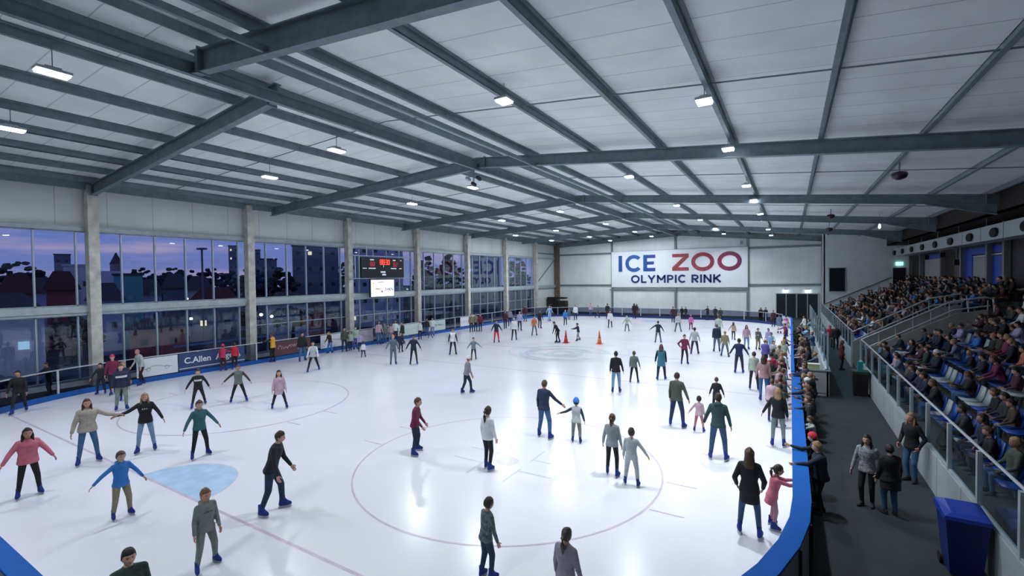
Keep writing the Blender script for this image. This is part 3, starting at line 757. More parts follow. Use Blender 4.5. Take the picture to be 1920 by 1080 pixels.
for i in range(14):
    g.box((3.2 + i * .5, STAIR0 + .1, 0), (3.2 + (i + 1) * .5 if i < 13 else XB, STAIR1 - .1, .26 * (i + 1)))
struct('stairs', g, TERR)
SIDEW = mat('stair_side_wall', (.27, .265, .26), .8, 0, .1, 2)
for nm, y, s in (('wall_stair_near', STAIR0, 0), ('wall_stair_far', STAIR1, 1)):
    g = G().loft([[(3.2, y - .07, 0), (3.2, y + .07, 0), (3.2, y + .07, 1.5), (3.2, y - .07, 1.5)], [(6.9, y - .07, 0), (6.9, y + .07, 0), (6.9, y + .07, 3.6), (6.9, y - .07, 3.6)], [(8.0, y - .07, 0), (8.0, y + .07, 0), (8.0, y + .07, 3.8), (8.0, y - .07, 3.8)]])
    struct(nm, g, SIDEW)
    t = thing('stair_railing', 'grey sloping metal railing on the %s side of the stairs between the two seating blocks' % ('near' if s == 0 else 'far'), 'railing', (0, 0, 0))
    obj('handrail', G().tube([(3.2, y, 2.1), (6.7, y, 4.15), (7.9, y, 4.4), (8.2, y, 4.3), (8.25, y, 3.6)], .04, 8), STEEL_L, t)
    obj('lower_rail', G().tube([(3.2, y, 1.55), (6.8, y, 3.75), (8.1, y, 4.0)], .035, 8), STEEL_L, t)
    for k in range(8):
        x = 3.25 + k * .68; zt = 2.1 + (x - 3.2) * .58 if x < 6.7 else 4.25
        zb = 1.3 + (x - 3.2) * .6 if x < 6.9 else 3.6
        obj('baluster', G().tube([(x, y, zb), (x, y, zt)], .022, 6), STEEL_L, t)
def balustrade(y0, y1, lab, slats):
    t = thing('balustrade', lab, 'railing', (0, 0, 0))
    obj('handrail', G().tube([(3.2, y0, 2.13), (3.2, y1, 2.13)], .03, 8), RAILW, t)
    obj('base_rail', G().box((3.14, y0, 1.0), (3.22, y1, 1.05)), STEEL_L, t)
    n = int((y1 - y0) / 1.9)
    for k in range(n + 1):
        y = y0 + (y1 - y0) * k / n
        obj('post', G().box((3.13, y - .05, .35), (3.21, y + .05, 2.1)), STEEL_L, t)
    for k in range(n):
        a = y0 + (y1 - y0) * k / n + .1; b = y0 + (y1 - y0) * (k + 1) / n - .1
        obj('glass_pane', G().box((3.165, a, 1.08), (3.18, b, 2.02)), CLEAR, t)
balustrade(4.5, STAIR0 - .2, 'long glass balustrade with a bright handrail along the nearer seating block', 0)
balustrade(STAIR1 + .2, BY - .3, 'glass balustrade with grey handrail along the far seating block', 1)
for k, yy in enumerate((11.9, 16.2, 20.1)): pass

# bins and walkway objects
BINX, BINY = 2.74, 11.6
t = thing('wheelie_bin', 'blue wheelie bin with sloping lid by the stand wall at the bottom right', 'bin', (BINX, BINY, 0))
BB = mat('bin_blue', (.006, .035, .30), .4)
obj('bin_body', G().loft([[(-.22, -.26, .06), (.22, -.26, .06), (.22, .26, .06), (-.22, .26, .06)], [(-.3, -.34, 1.1), (.3, -.34, 1.1), (.3, .34, 1.1), (-.3, .34, 1.1)]]), mat('bin_navy', (.004, .014, .12), .45), t)
obj('lid', G().loft([[(-.33, -.38, 1.1), (.33, -.38, 1.1), (.33, .38, 1.1), (-.33, .38, 1.1)], [(-.32, -.36, 1.16), (.32, -.36, 1.16), (.32, .36, 1.22), (-.32, .36, 1.22)], [(-.2, -.24, 1.2), (.2, -.24, 1.2), (.2, .24, 1.27), (-.2, .24, 1.27)]]), BB, t)
obj('handle', G().tube([(-.22, .42, 1.14), (.22, .42, 1.14)], .022, 8), BB, t)
for s in (-1, 1): obj('wheel', G().loft([[(s * .24 + d, .27 + .1 * math.cos(q * PI / 7), .1 + .1 * math.sin(q * PI / 7)) for q in range(14)] for d in (-.03, .03)]), BLACK, t)
t = thing('litter_bin', 'black litter bin with green rim beside the stand wall near the stairs', 'bin', (2.76, 26.5, 0))
obj('bin_body', G().loft([[(-.26, -.26, 0), (.26, -.26, 0), (.26, .26, 0), (-.26, .26, 0)], [(-.3, -.3, 1.0), (.3, -.3, 1.0), (.3, .3, 1.0), (-.3, .3, 1.0)]]), mat('bin_black', (.012, .008, .014), .5), t)
obj('rim', G().box((-.32, -.32, 1.0), (.32, .32, 1.12)), mat('bin_green_rim', (.02, .05, .03), .5), t)
t = thing('turquoise_bottle', 'turquoise box standing on top of the black litter bin', 'box', (2.76, 26.5, 1.12))
obj('box_body', G().box((-.1, -.1, 0), (.1, .1, .42)), mat('turquoise', (.02, .28, .32), .5), t)

# ============================================================ OUTSIDE THE WINDOWS
OUT = mat('dark_lawn', (.03, .045, .05), .95, 0, .5, .3)
struct('ground_outside', G().box((-400, -60, -2.3), (-33.6, 400, -2.0)), OUT)
struct('car_park', G().box((-58, 10, -2.0), (-34.5, 40, -1.95)), mat('wet_asphalt', (.03, .035, .045), .5))
LEAF = [mat('leaf_%d' % k, c, .9, 0, .4, 2) for k, c in enumerate(((.022, .045, .05), (.03, .055, .045), (.025, .04, .07)))]
TRK = mat('trunk', (.02, .018, .016), .9)
def tree(x, y, zt, w, lab, k):
    t = thing('tree', lab, 'tree', (x, y, -2))
    h = zt + 2; R = max(w * .62, 1.5)
    obj('trunk', G().tube([(0, 0, 0), (.1, .05, h * .35), (0, .2, h * .62)], [.28, .2, .12], 7), TRK, t)
    g = G(); rr = random.Random(k)
    n = 90
    for i in range(n):
        a = rr.random() * 6.28; q = rr.random() ** .5; z = rr.random()
        px, py_, pz_ = R * q * math.cos(a), R * q * math.sin(a), h * (.45 + .47 * z * (1 - .45 * q * q))
        s = (.13 + .15 * rr.random()) * R
        # ragged leaf clump
        c = V((px, py_, pz_))
        rings = []
        for m_ in range(1, 6):
            th = PI * m_ / 6
            rings.append([c + V((math.sin(th) * math.cos(u), math.sin(th) * math.sin(u), -math.cos(th) * .7)) * s * rr.uniform(.7, 1.15) for u in [2 * PI * j / 7 for j in range(7)]])
        g.loft(rings)
    obj('crown', g, LEAF[k % 3], t)
    return t
LITW = mat('lit_window', (.9, .8, .5), .5, emis=(1, .82, .5), estr=1.0)
LITC = mat('cool_lit_window', (.6, .8, .9), .5, emis=(.5, .85, 1), estr=.5)
DWIN = mat('night_window', (.03, .045, .07), .2)
def building(x, y, zt, w, lab, cat, wall, roofm, k, flat=False, rows=1, lit=.12, dep=None):
    ang = math.atan2(-x, y)
    t = thing('house' if cat == 'house' else 'building', lab, cat, (x, y, -2), ang)
    h = zt + 2; L = max(w * .42, 1.3) ; D = dep or L * .9
    hb = h if flat else h * .76
    obj('wall', G().box((-L, -D / 2, 0), (L, D / 2, hb)), wall, t)
    if flat: obj('roof', G().box((-L - .15, -D / 2 - .15, hb), (L + .15, D / 2 + .15, hb + .25)), roofm, t)
    else:
        g = G().loft([[(-L - .4, -D / 2 - .4, hb), (L + .4, -D / 2 - .4, hb), (L + .4, D / 2 + .4, hb), (-L - .4, D / 2 + .4, hb)], [(-L * .55, -.1, h), (L * .55, -.1, h), (L * .55, .1, h), (-L * .55, .1, h)]])
        obj('roof', g, roofm, t)
    rr = random.Random(k + 5)
    nc = max(2, int(L * 2 / 1.7))
    for r in range(rows):
        for c in range(nc):
            xx = -L + (c + .5) * 2 * L / nc; zz = hb * (r + .55) / rows
            ww, hh = min(.3, 2 * L / nc * .16), min(.3, hb / rows * .16)
            u = rr.random()
            f = obj('window', G().box((xx - ww, -D / 2 - .06, zz - hh), (xx + ww, -D / 2, zz + hh)), LITW if u < lit else (LITC if u < lit * 1.25 else DWIN), t)
    return t
WB = mat('pale_blue_wall', (.42, .48, .70), .8); WR = mat('red_brick_wall', (.34, .11, .11), .8, 0, .2, 1); WG = mat('grey_wall', (.17, .20, .28), .8); WW = mat('white_wall', (.60, .64, .74), .8); WT = mat('teal_wall', (.12, .42, .46), .7)
RD = mat('dark_roof', (.07, .075, .10), .8); RRD = mat('red_roof', (.09, .035, .035), .8); RB = mat('pale_roof', (.45, .50, .62), .7)
EXT = [('tree', -92.7, 20.8, 9.9, 4.4, 'broad dark tree seen through the window left of the nearest pillar'),
 ('office', -173.7, 47.3, 13.5, 4.0, 'flat grey office block on the skyline left of the nearest pillar'),
 ('spire', -151.4, 51.7, 12.4, 1.0, 'dark church tower on the skyline right of the nearest pillar'),
 ('tree', -112.3, 42.4, 9.9, 3.2, 'dark rounded tree on the skyline in the third window pane'),
 ('tree', -101.1, 43.4, 9.6, 4.2, 'flat topped dark tree on the skyline in the fourth window pane'),
 ('tree', -89.3, 44.9, 9.8, 4.0, 'domed dark tree beside the tall lamp pole'),
 ('tower', -149.6, 80.7, 16.5, 3.0, 'tall slim apartment tower left of the second pillar'),
 ('rhouse', -72.4, 19.6, 7.0, 2.6, 'red brick house outside left of the nearest pillar'),
 ('whouse', -76.8, 22.3, 7.7, 2.2, 'pale blue house right beside the red brick house'),
 ('rhouse', -68.4, 15.1, 6.6, 2.2, 'red brick house at the far left window'),
 ('teal', -65.9, 23.6, 6.4, 1.5, 'small teal lit building behind the first mullion'),
 ('croof', -90.2, 29.9, 7.4, 6.0, 'long low building with a pale roof'),
 ('tower', -129.4, 75.8, 14.2, 2.4, 'apartment tower just right of the second pillar'),
 ('low', -102.2, 62.9, 10.4, 4.0, 'low flat block right of the second pillar'),
 ('block', -72.5, 53.4, 11.5, 5.2, 'big dark apartment block filling the third window bay'),
 ('tree', -95.4, 30.1, 7.7, 4, 'dark tree behind the pale roof'), ('tree', -108.7, 37.4, 8.6, 4, 'dark tree behind the first mullion of the second bay'),
 ('tree', -83.5, 33.7, 8.0, 3, 'small dark tree among the house roofs'), ('tree', -81.6, 37.9, 8.2, 3.2, 'dark tree between two low houses'),
 ('house', -69.9, 27.1, 6.0, 3.0, 'low dark roofed house in the second bay'), ('house', -78.1, 33.6, 6.8, 3.4, 'wide grey house in the second bay'), ('house', -72.4, 34.1, 6.4, 3.4, 'dark roofed house below the lamp pole'),
 ('tree', -61.6, 33.2, 7.7, 2.8, 'dark tree left of the second pillar'), ('tree', -69.1, 40.3, 8.4, 3.6, 'dark tree right of the second pillar'), ('tree', -71.5, 45.9, 8.3, 4, 'dark tree in front of the big apartment block'),
 ('house', -61.8, 20.1, 5.6, 2.6, 'near dark house behind the nearest pillar'), ('block2', -58.6, 54.4, 11.4, 6.0, 'blue grey apartment block behind the scoreboard'),
 ('tree', -45.8, 52.9, 9.7, 3.9, 'tall tree right of the scoreboard bay'), ('tree', -46.7, 58.7, 10.4, 3.8, 'tall tree near the fifth pillar'),
 ('block', -50.9, 74.2, 10.9, 4.5, 'dark apartment block in the far windows'), ('tree', -40.2, 69.1, 10.0, 3.5, 'tree outside the last window bay'),
 ('tree', -69.3, 57.4, 9.9, 3, 'tree beside the third pillar'), ('tree', -117.0, 26.7, 8.6, 3, 'distant tree behind the grey office'), ('house', -82.5, 20.3, 6.4, 3, 'dark house between the two red ones'),
 ('house', -88, 12, 6.2, 4, 'dark roofed house at the far left edge')]
for k, (kind, x, y, z, w, lab) in enumerate(EXT):
    if kind == 'tree': tree(x, y, z, w, lab, k)
    elif kind == 'office': building(x, y, z, w, lab, 'building', WG, RD, k, True, 4)
    elif kind == 'spire':
        t = thing('church_tower', lab, 'building', (x, y, -2)); obj('tower_wall', G().box((-1, -1, 0), (1, 1, z)), WG, t)
        obj('spire', G().loft([[(-1.1, -1.1, z), (1.1, -1.1, z), (1.1, 1.1, z), (-1.1, 1.1, z)], [(-.1, -.1, z + 3), (.1, -.1, z + 3), (.1, .1, z + 3), (-.1, .1, z + 3)]]), RD, t)
    elif kind == 'tower': building(x, y, z, w, lab, 'building', WG, RD, k, True, 7, .1)
    elif kind == 'rhouse': building(x, y, z, w, lab, 'house', WR, RRD, k)
    elif kind == 'whouse': building(x, y, z, w, lab, 'house', WW, RB, k, True, 2)
    elif kind == 'teal': building(x, y, z, w, lab, 'house', WT, RD, k, True, 1, .9)
    elif kind == 'croof': building(x, y, z, w, lab, 'building', WG, RB, k)
    elif kind == 'low': building(x, y, z, w, lab, 'building', WG, RD, k, True, 3)
    elif kind in ('block', 'block2'): building(x, y, z, w * 1.7, lab, 'building', WG if kind == 'block' else WB, RD, k, True, 5, .08)
    else: building(x, y, z, w, lab, 'house', WB if k % 2 else WG, RD, k)
COLW = [WR, WB, WG, WW, WG, WB]
for k, (x, y) in enumerate([(-56, 22.5), (-77.4, 14.0), (-54.5, 15.4), (-55.3, 36.5), (-57.9, 29.0), (-62.7, 33.4), (-57.3, 40.6), (-74.3, 38.9), (-60, 46), (-52, 10.5), (-84, 26), (-50, 33.5)]):
    if k % 3 == 2: tree(x, y, 1.8 + (k % 4) * .5, 3.2, 'low dark bush among the houses, %s from the far left' % nth[(k // 3) % 8], 50 + k)
    else: building(x, y, 1.9 + (k % 5) * .75, 5.5, 'small %s house with a %s roof, %s nearest beyond the windows' % (['red brick', 'pale blue', 'grey', 'white', 'dark grey', 'blue grey'][k % 6], ['dark', 'red', 'pale'][k % 3], ['first', 'second', 'third', 'fourth', 'fifth', 'sixth', 'seventh', 'eighth', 'ninth', 'tenth', 'eleventh', 'twelfth', 'thirteenth', 'fourteenth', 'fifteenth', 'sixteenth'][k]), 'house', COLW[k % 6], [RD, RRD, RB][k % 3], 80 + k, dep=3.0)
t = thing('lamp_pole', 'tall floodlight pole on the skyline left of the second pillar', 'lamp', (-54.1, 25.9, -2))
obj('pole', G().tube([(0, 0, 0), (0, 0, 11)], .1, 8), WG, t); obj('lamp_head', G().box((-.5, -.3, 11), (.5, .3, 11.2)), WG, t)
for k, (x, y, z) in enumerate(((-66, 30, 3.0), (-66.5, 31.5, 3.1), (-70, 31.5, 3.2), (-62, 31, 2.4), (-47, 28, 2.0), (-60, 13, 1.2), (-57, 26, 1.4), (-50, 31, 1.5))):
    t = thing('street_lamp', 'small lit street lamp among the dark houses, %s of the eight' % nth[k], 'lamp', (x, y, -2), 0, 'street lamps')
    obj('pole', G().tube([(0, 0, 0), (0, 0, z + 2)], .05, 6), WG, t)
    obj('lamp_globe', G().ell((0, 0, z + 2.1), .17, .17, .15, 8, 6), mat('warm_globe', (1, .9, .7), .5, emis=(1, .88, .68), estr=5), t, True)
def car(x, y, rz, m, lab):
    t = thing('parked_car', lab, 'car', (x, y, -1.95), rz)
    g = G().loft([[(-2.1, -.8, .35), (-2.1, .8, .35), (-2.1, .75, .8), (-2.1, -.75, .8)], [(-1.0, -.88, .3), (-1.0, .88, .3), (-1.0, .85, .95), (-1.0, -.85, .95)], [(1.2, -.88, .3), (1.2, .88, .3), (1.2, .85, .95), (1.2, -.85, .95)], [(2.1, -.8, .35), (2.1, .8, .35), (2.1, .72, .75), (2.1, -.72, .75)]])
    obj('car_body', g, m, t)
    obj('cabin', G().loft([[(-1.5, -.78, .92), (1.0, -.78, .92), (1.0, .78, .92), (-1.5, .78, .92)], [(-1.1, -.62, 1.42), (.4, -.62, 1.42), (.4, .62, 1.42), (-1.1, .62, 1.42)]]), DWIN, t)
    for a in (-1.3, 1.3):
        for s in (-.85, .85): obj('wheel', G().loft([[(a + .32 * math.cos(q * PI / 7), s + d, .32 + .32 * math.sin(q * PI / 7)) for q in range(14)] for d in (-.08, .08)]), BLACK, t)
car(-46, 13.5, 1.2, mat('car_silver', (.25, .30, .36), .3, .5), 'silver car parked outside the far left window')
car(-41, 21, 1.5, mat('car_pale', (.22, .30, .36), .3, .5), 'pale car parked outside left of the second pillar')
car(-48, 8.6, 1.0, mat('car_dark', (.03, .04, .06), .3, .5), 'dark car parked outside behind the silver car')
car(-43, 26.5, 1.4, mat('car_blue', (.04, .07, .16), .3, .5), 'dark blue car parked outside the third window bay')
struct('car_park_fence', G().box((-40.1, 17, -.2), (-40, 31, 0)).box((-40.1, 17, .6), (-40, 31, .75)), mat('blue_rail', (.10, .18, .34), .6))
PEOPLE=[
dict(x=-17.22,y=3.88,h=1.79,hd=-94.7,feet=[(-0.2,-0.0),(0.2,0.0)],kid=0.35,hair='long',hc='dk',top='pink',fluffy=1,bot='black',R='out',L='out',det=2,logo='soft',lab='girl in a pink fleece jacket and black leggings skating with arms held out'),
dict(x=-18.7,y=5.54,h=1.98,hd=-101.5,feet=[(-0.23,-0.05),(0.23,0.05)],kid=0,sex='f',hair='long',hc='red',top='beige',fluffy=1,bot='jeans',R='outd',L='holdout',det=2,lab='woman in a beige fleece and jeans reaching a hand to her skating partner'),
dict(x=-18.27,y=6.89,h=1.92,hd=-115.7,feet=[(-0.21,-0.08),(0.21,0.08)],kid=0,sex='f',hair='long',hc='blond',top='black',bot='lightjeans',R='holdout',L='out',det=2,logo='VAN',lab='woman in a black sweatshirt and pale jeans holding hands with the woman in beige'),
dict(x=-13.71,y=4.64,h=1.58,hd=-88.7,feet=[(-0.16,0.01),(0.16,-0.01)],kid=0.6,hair='short',hc='brown',top='blue',bot='khaki',R='outw',L='out',hood=1,det=2,lab='boy in a bright blue hoodie and khaki trousers balancing with arms spread'),
dict(x=-9.8,y=4.62,h=1.57,hd=-90.2,feet=[(-0.19,-0.05),(0.19,0.05)],kid=0.6,hair='short',hc='ginger',top='grey',bot='grey',R='low',L='low',hood=1,det=2,logo='soft',lab='boy in a grey hooded tracksuit skating at the front of the rink'),
dict(x=-8.17,y=2.82,h=1.76,hd=-99.1,kid=0,hair='short',hc='dk',top='darkgreen',bot='black',R='low',L='low',det=2,lab='man in a dark green jumper at the bottom edge of the view'),
dict(x=-16.17,y=7.53,h=1.81,hd=-100.0,feet=[(-0.23,-0.07),(0.23,0.07)],kid=0.5,hair='short',hc='dkbrown',top='teal',bot='black',R='out',L='out',hood=1,det=2,lab='boy in a teal hooded jacket and black trousers skating near the blue crease'),
dict(x=-22.82,y=10.62,h=1.75,hd=-114.9,feet=[(-0.24,-0.36),(0.24,0.36)],kid=0.4,hair='tied',hc='dk',top='black',bot='black',R='out',L='outb',det=2,logo='band',lab='child in a black jumper with a pale chest print and black trousers'),
dict(x=-21.95,y=11.92,h=1.73,hd=-118.5,feet=[(-0.3,0.03),(0.3,-0.03)],kid=0.4,hair='short',hc='brown',top='greygreen',sleeve='dkbrown',bot='black',R='outw',L='out',det=2,logo='soft',lab='boy in a grey tee over brown sleeves striding with arms out'),
dict(x=-19.2,y=12.16,h=1.69,hd=-117.3,feet=[(-0.27,0.08),(0.27,-0.08)],kid=0.5,sex='f',hair='long',hc='dk',top='palepink',coat=1,fluffy=1,bot='black',R='low',L='low',det=2,lab='girl in a pale pink knee length coat and black leggings'),
dict(x=-10.75,y=6.56,h=1.96,hd=-51.4,feet=[(-0.21,0.17),(0.21,-0.17)],kid=0,hair='short',hc='dkbrown',top='black2',bot='navyjeans',R='low',L='fwdlow',lean=16,det=2,lab='man in a black jumper and dark jeans pushing off towards the right'),
dict(x=-10.32,y=11.1,h=1.79,hd=-62.1,feet=[(-0.25,0.0),(0.25,-0.0)],kid=0.5,hair='short',hc='brown',top='maroon',bot='navy',R='fwdlow',L='fwdlow',lean=8,det=2,patch=1,lab='boy in a maroon top and navy trousers skating to the right'),
dict(x=-28.71,y=6.26,h=1.9,hd=-112.3,feet=[(-0.15,-0.36),(0.15,0.36)],kid=0.2,hair='short',hc='dk',top='black',bot='black',R='outd',L='low',det=1,lean=6,lab='boy in black skating beside the far left boards'),
dict(x=-29.75,y=9.4,h=1.56,hd=-127.5,feet=[(-0.14,-0.05),(0.14,0.05)],kid=0.5,hair='short',hc='dk',top='dkcoat',bot='navy',R='out',L='low',det=1,lab='small child in a dark vest skating along the left boards'),
dict(x=-25.2,y=8.64,h=1.98,hd=-98.9,feet=[(-0.16,0.07),(0.16,-0.07)],kid=0,hair='short',hc='brown',top='navy',bot='grey',R='low',L='low',det=1,logo='band',puffy=1,lab='man in a navy jersey with a white chest band and grey jeans'),
dict(x=-29.07,y=9.65,h=1.98,hd=-108.4,feet=[(-0.07,-0.22),(0.07,0.22)],kid=0,hair='beanie',hatc='redpink',hc='dk',top='maroon',bot='black',R='low',L='low',det=1,lab='person in a dark red jacket and pink beanie behind the navy jersey'),
dict(x=-30.3,y=11.32,h=1.96,hd=-170.5,feet=[(-0.12,0.16),(0.12,-0.16)],kid=0,hair='short',hc='pinkish',top='palegrey',bot='black',R='fwdlow',L='low',lean=14,det=1,lab='person in a pale grey jumper bending forward beside the white board'),
dict(x=-27.17,y=9.4,h=1.82,hd=-99.1,feet=[(-0.09,-0.04),(0.09,0.04)],kid=0.3,hair='short',hc='blond',top='navy',bot='black',R='low',L='low',det=1,lab='blond child half hidden behind the navy jersey'),
dict(x=-30.3,y=15.54,h=1.67,hd=32.8,feet=[(-0.1,-0.08),(0.1,0.08)],kid=0.3,hair='beanie',hatc='redpink',hc='dk',top='redpink',bot='dkmaroon',R='board',L='low',det=1,lab='child in a raspberry pink jacket leaning on the left boards'),
dict(x=-30.3,y=16.24,h=1.69,hd=46.8,feet=[(-0.06,-0.18),(0.06,0.18)],kid=0.2,hair='short',hc='dkbrown',top='red',bot='black',R='low',L='board',det=1,lab='child in a bright red jacket leaning on the left boards'),
dict(x=-30.3,y=18.82,h=1.98,hd=118.2,feet=[(-0.1,0.05),(0.1,-0.05)],kid=0,hair='short',hc='dkred',top='yellow',sleeve='black',bot='black',R='board',L='fwd',det=1,lab='person in a yellow and black jacket holding the left boards'),
dict(x=-28.95,y=20.09,h=1.98,hd=-104.8,feet=[(-0.25,-0.18),(0.25,0.18)],kid=0,hair='short',hc='dk',top='black',bot='jeans',R='low',L='low',det=1,puffy=1,lab='person in a black puffer and jeans standing by the left boards'),
dict(x=-25.19,y=18.22,h=1.9,hd=-130.9,feet=[(-0.28,-0.36),(0.28,0.36)],kid=0.2,hair='short',hc='dk',top='palegrey',sleeve='white',bot='black',R='low',L='low',det=1,lab='child in a pale grey vest striding along the left side'),
dict(x=-30.13,y=23.29,h=1.68,hd=-177.7,feet=[(-0.06,-0.15),(0.06,0.15)],kid=0.1,hair='short',hc='brown',top='dkbrown',bot='blue',R='fwdlow',L='low',lean=10,det=1,lab='child in a brown jacket and blue trousers by the white board'),
dict(x=-29.69,y=24.24,h=1.84,hd=-119.4,feet=[(-0.15,-0.06),(0.15,0.06)],kid=0,hair='short',hc='brown',top='olive',bot='navy',R='low',L='low',det=0,lab='person in an olive coat by the left boards under the second concrete pillar'),
dict(x=-29.68,y=24.79,h=1.55,hd=-129.7,feet=[(-0.06,-0.12),(0.06,0.12)],kid=0.3,hair='short',hc='dk',top='palegreen',bot='navy',R='low',L='low',det=0,lab='child in a pale green top beside the olive coat'),
dict(x=-29.86,y=25.48,h=1.8,hd=-130.5,feet=[(-0.12,-0.1),(0.12,0.1)],kid=0,hair='short',hc='brown',top='palegreen',bot='violet',R='low',L='low',det=0,puffy=1,lab='person in a patterned pale green jacket and violet trousers'),
dict(x=-26.29,y=23.1,h=1.19,hd=38.7,feet=[(-0.11,-0.09),(0.11,0.09)],kid=1,hair='short',hc='dkbrown',top='white',bot='navy',R='low',L='low',det=0,lab='toddler in a white top and navy trousers skating away'),
dict(x=-28.57,y=24.78,h=1.51,hd=-110.9,kid=0.2,hair='short',hc='violet',top='lavender',bot='navy',R='low',L='low',det=0,lab='person in a lavender top behind the toddler in white'),
dict(x=-30.31,y=28.35,h=1.98,hd=-113.1,kid=0,hair='long',hc='dk',top='palepink',bot='jeans',R='low',L='low',det=0,lab='woman with long dark hair and a pale pink top by the left boards'),
dict(x=-30.13,y=28.86,h=1.78,hd=-153.7,kid=0.1,hair='short',hc='dkbrown',top='greygreen',bot='jeans',R='low',L='low',det=0,lab='person in a grey green top next to the woman in pale pink'),
dict(x=-30.3,y=29.73,h=1.68,hd=-134.5,kid=0,hair='long',hc='dkbrown',top='palepink',bot='lightjeans',R='low',L='low',det=0,lab='woman in a pale pink jumper in the middle of the group under the screen'),
dict(x=-30.28,y=30.26,h=1.89,hd=-125.0,kid=0,hair='long',hc='dk',top='white',bot='navy',R='low',L='low',det=0,lab='woman in a white top in the group under the bright screen'),
dict(x=-28.21,y=29.06,h=1.98,hd=164.1,feet=[(-0.2,0.24),(0.2,-0.24)],kid=0,hair='short',hc='dkbrown',top='darkgreen',bot='navy',R='low',L='low',det=0,lab='person in a dark green jacket at the right of the group under the screen'),
dict(x=-22.36,y=22.12,h=1.9,hd=-124.7,feet=[(-0.16,-0.02),(0.16,0.02)],kid=0.1,hair='beanie',hatc='orange',hc='dk',top='slate',bot='slate',R='out',L='low',det=0,lab='child in slate blue and an orange beanie skating hand in hand'),
dict(x=-25.49,y=26.02,h=1.53,hd=-125.6,feet=[(-0.14,-0.21),(0.14,0.21)],kid=0.1,hair='short',hc='dkred',top='navy',bot='navy',R='low',L='low',det=0,lab='person in navy just behind the orange beanie'),
dict(x=-21.14,y=22.74,h=1.9,hd=-132.1,feet=[(-0.21,-0.02),(0.21,0.02)],kid=0.1,hair='short',hc='dk',top='navy',bot='black',R='out',L='out',det=0,lab='child in a navy coat skating with arms out beside the orange beanie'),
dict(x=-29.21,y=32.32,h=1.65,hd=-157.9,kid=0,hair='short',hc='brown',top='white',bot='navy',R='low',L='low',det=0,lab='person in a white shirt by the boards left of the green advert'),
dict(x=-30.37,y=34.6,h=1.7,hd=-138.9,kid=0,hair='short',hc='dk',top='dkcoat',bot='jeans',R='low',L='low',det=0,lab='person in a dark coat between two people in white by the boards'),
dict(x=-30.03,y=35.01,h=1.75,hd=-139.2,kid=0,hair='short',hc='dkbrown',top='white',bot='lightjeans',R='low',L='low',det=0,lab='person in a white jumper and pale jeans by the green advert'),
dict(x=-28.72,y=33.17,h=0.95,hd=-99.1,feet=[(-0.24,0.02),(0.24,-0.02)],kid=0.9,hair='short',hc='dk',top='violet',bot='violet',R='low',L='low',det=0,lean=20,lab='small child in violet crouching by the left boards'),
dict(x=-21.19,y=26.93,h=1.9,hd=-136.8,feet=[(-0.22,-0.06),(0.22,0.06)],kid=0.1,hair='short',hc='brown',top='white',sleeve='black',bot='black',R='outd',L='low',det=0,lab='person in a black jacket open over a white shirt'),
dict(x=-13.52,y=18.2,h=1.82,hd=-33.4,feet=[(-0.06,-0.22),(0.06,0.22)],kid=0.3,hair='beanie',hatc='white',hc='brown',top='mauvegrey',bot='navy',R='low',L='fwdlow',lean=10,det=1,lab='child in a grey hoodie and white beanie skating with bent knees'),
dict(x=-18.6,y=25.9,h=1.56,hd=-144.3,feet=[(-0.15,-0.19),(0.15,0.19)],kid=0.5,hair='short',hc='dk',top='greyteal',bot='black',R='out',L='outw',det=0,lab='child in a grey teal top with one arm stretched to the right'),
dict(x=-28.46,y=39.29,h=1.9,hd=-144.2,feet=[(-0.11,-0.22),(0.11,0.22)],kid=0.1,hair='short',hc='dk',top='khaki',bot='navy',R='low',L='low',det=0,lab='person in a khaki vest at the end of the left row'),
dict(x=-28.24,y=39.76,h=1.9,hd=-144.6,kid=0.2,hair='short',hc='dkbrown',top='khaki',bot='navy',R='low',L='low',det=0,lab='second person in a khaki vest beside the first'),
dict(x=-27.74,y=39.93,h=1.87,hd=-165.1,kid=0.2,hair='short',hc='dkred',top='maroon',bot='black',R='low',L='low',det=0,lab='person in a maroon jacket next to the khaki vests'),
dict(x=-21.8,y=33.76,h=1.9,hd=-137.2,feet=[(-0.21,-0.11),(0.21,0.11)],kid=0.1,hair='short',hc='dk',top='navy',bot='red',R='out',L='out',det=0,lab='child in a navy top and red trousers skating with arms out'),
dict(x=-26.84,y=43.38,h=1.98,hd=-148.3,feet=[(-0.09,-0.26),(0.09,0.26)],kid=0,hair='short',hc='dkbrown',top='dkmaroon',bot='navy',R='low',L='low',det=0,lab='person in dark maroon near the far left boards'),
dict(x=-27.68,y=45.74,h=1.98,hd=-148.8,kid=0,hair='short',hc='brown',top='mauvegrey',bot='navy',R='low',L='low',det=0,lab='person in a mauve top beside the dark maroon jacket'),
dict(x=-21.11,y=35.59,h=1.98,hd=20.7,feet=[(-0.16,-0.19),(0.16,0.19)],kid=0,hair='short',hc='palegrey',top='white',bot='black',R='low',L='low',det=0,lab='person in a white jacket and black trousers skating away'),
dict(x=-24.5,y=42.48,h=1.98,hd=-140.0,feet=[(-0.14,0.04),(0.14,-0.04)],kid=0,hair='short',hc='blond',top='lavender',bot='navy',R='low',L='low',det=0,lab='person in a lavender top and navy trousers in the far left corner'),
dict(x=-28.88,y=51.53,h=1.98,hd=-150.7,kid=0,hair='long',hc='dk',top='dkmaroon',bot='jeans',R='low',L='low',det=0,puffy=1,lab='person in a plum jacket in the far left corner'),
dict(x=-21.09,y=39.37,h=1.9,hd=-141.8,feet=[(-0.24,-0.15),(0.24,0.15)],kid=0.2,hair='short',hc='dkbrown',top='orange',bot='slate',R='low',L='low',det=0,lab='child in an orange top and grey trousers'),
dict(x=-23.52,y=45.17,h=1.98,hd=-122.5,feet=[(-0.1,0.06),(0.1,-0.06)],kid=0,hair='short',hc='dk',top='dkcoat',bot='black',R='low',L='low',det=0,lab='adult in black right behind the child in orange'),
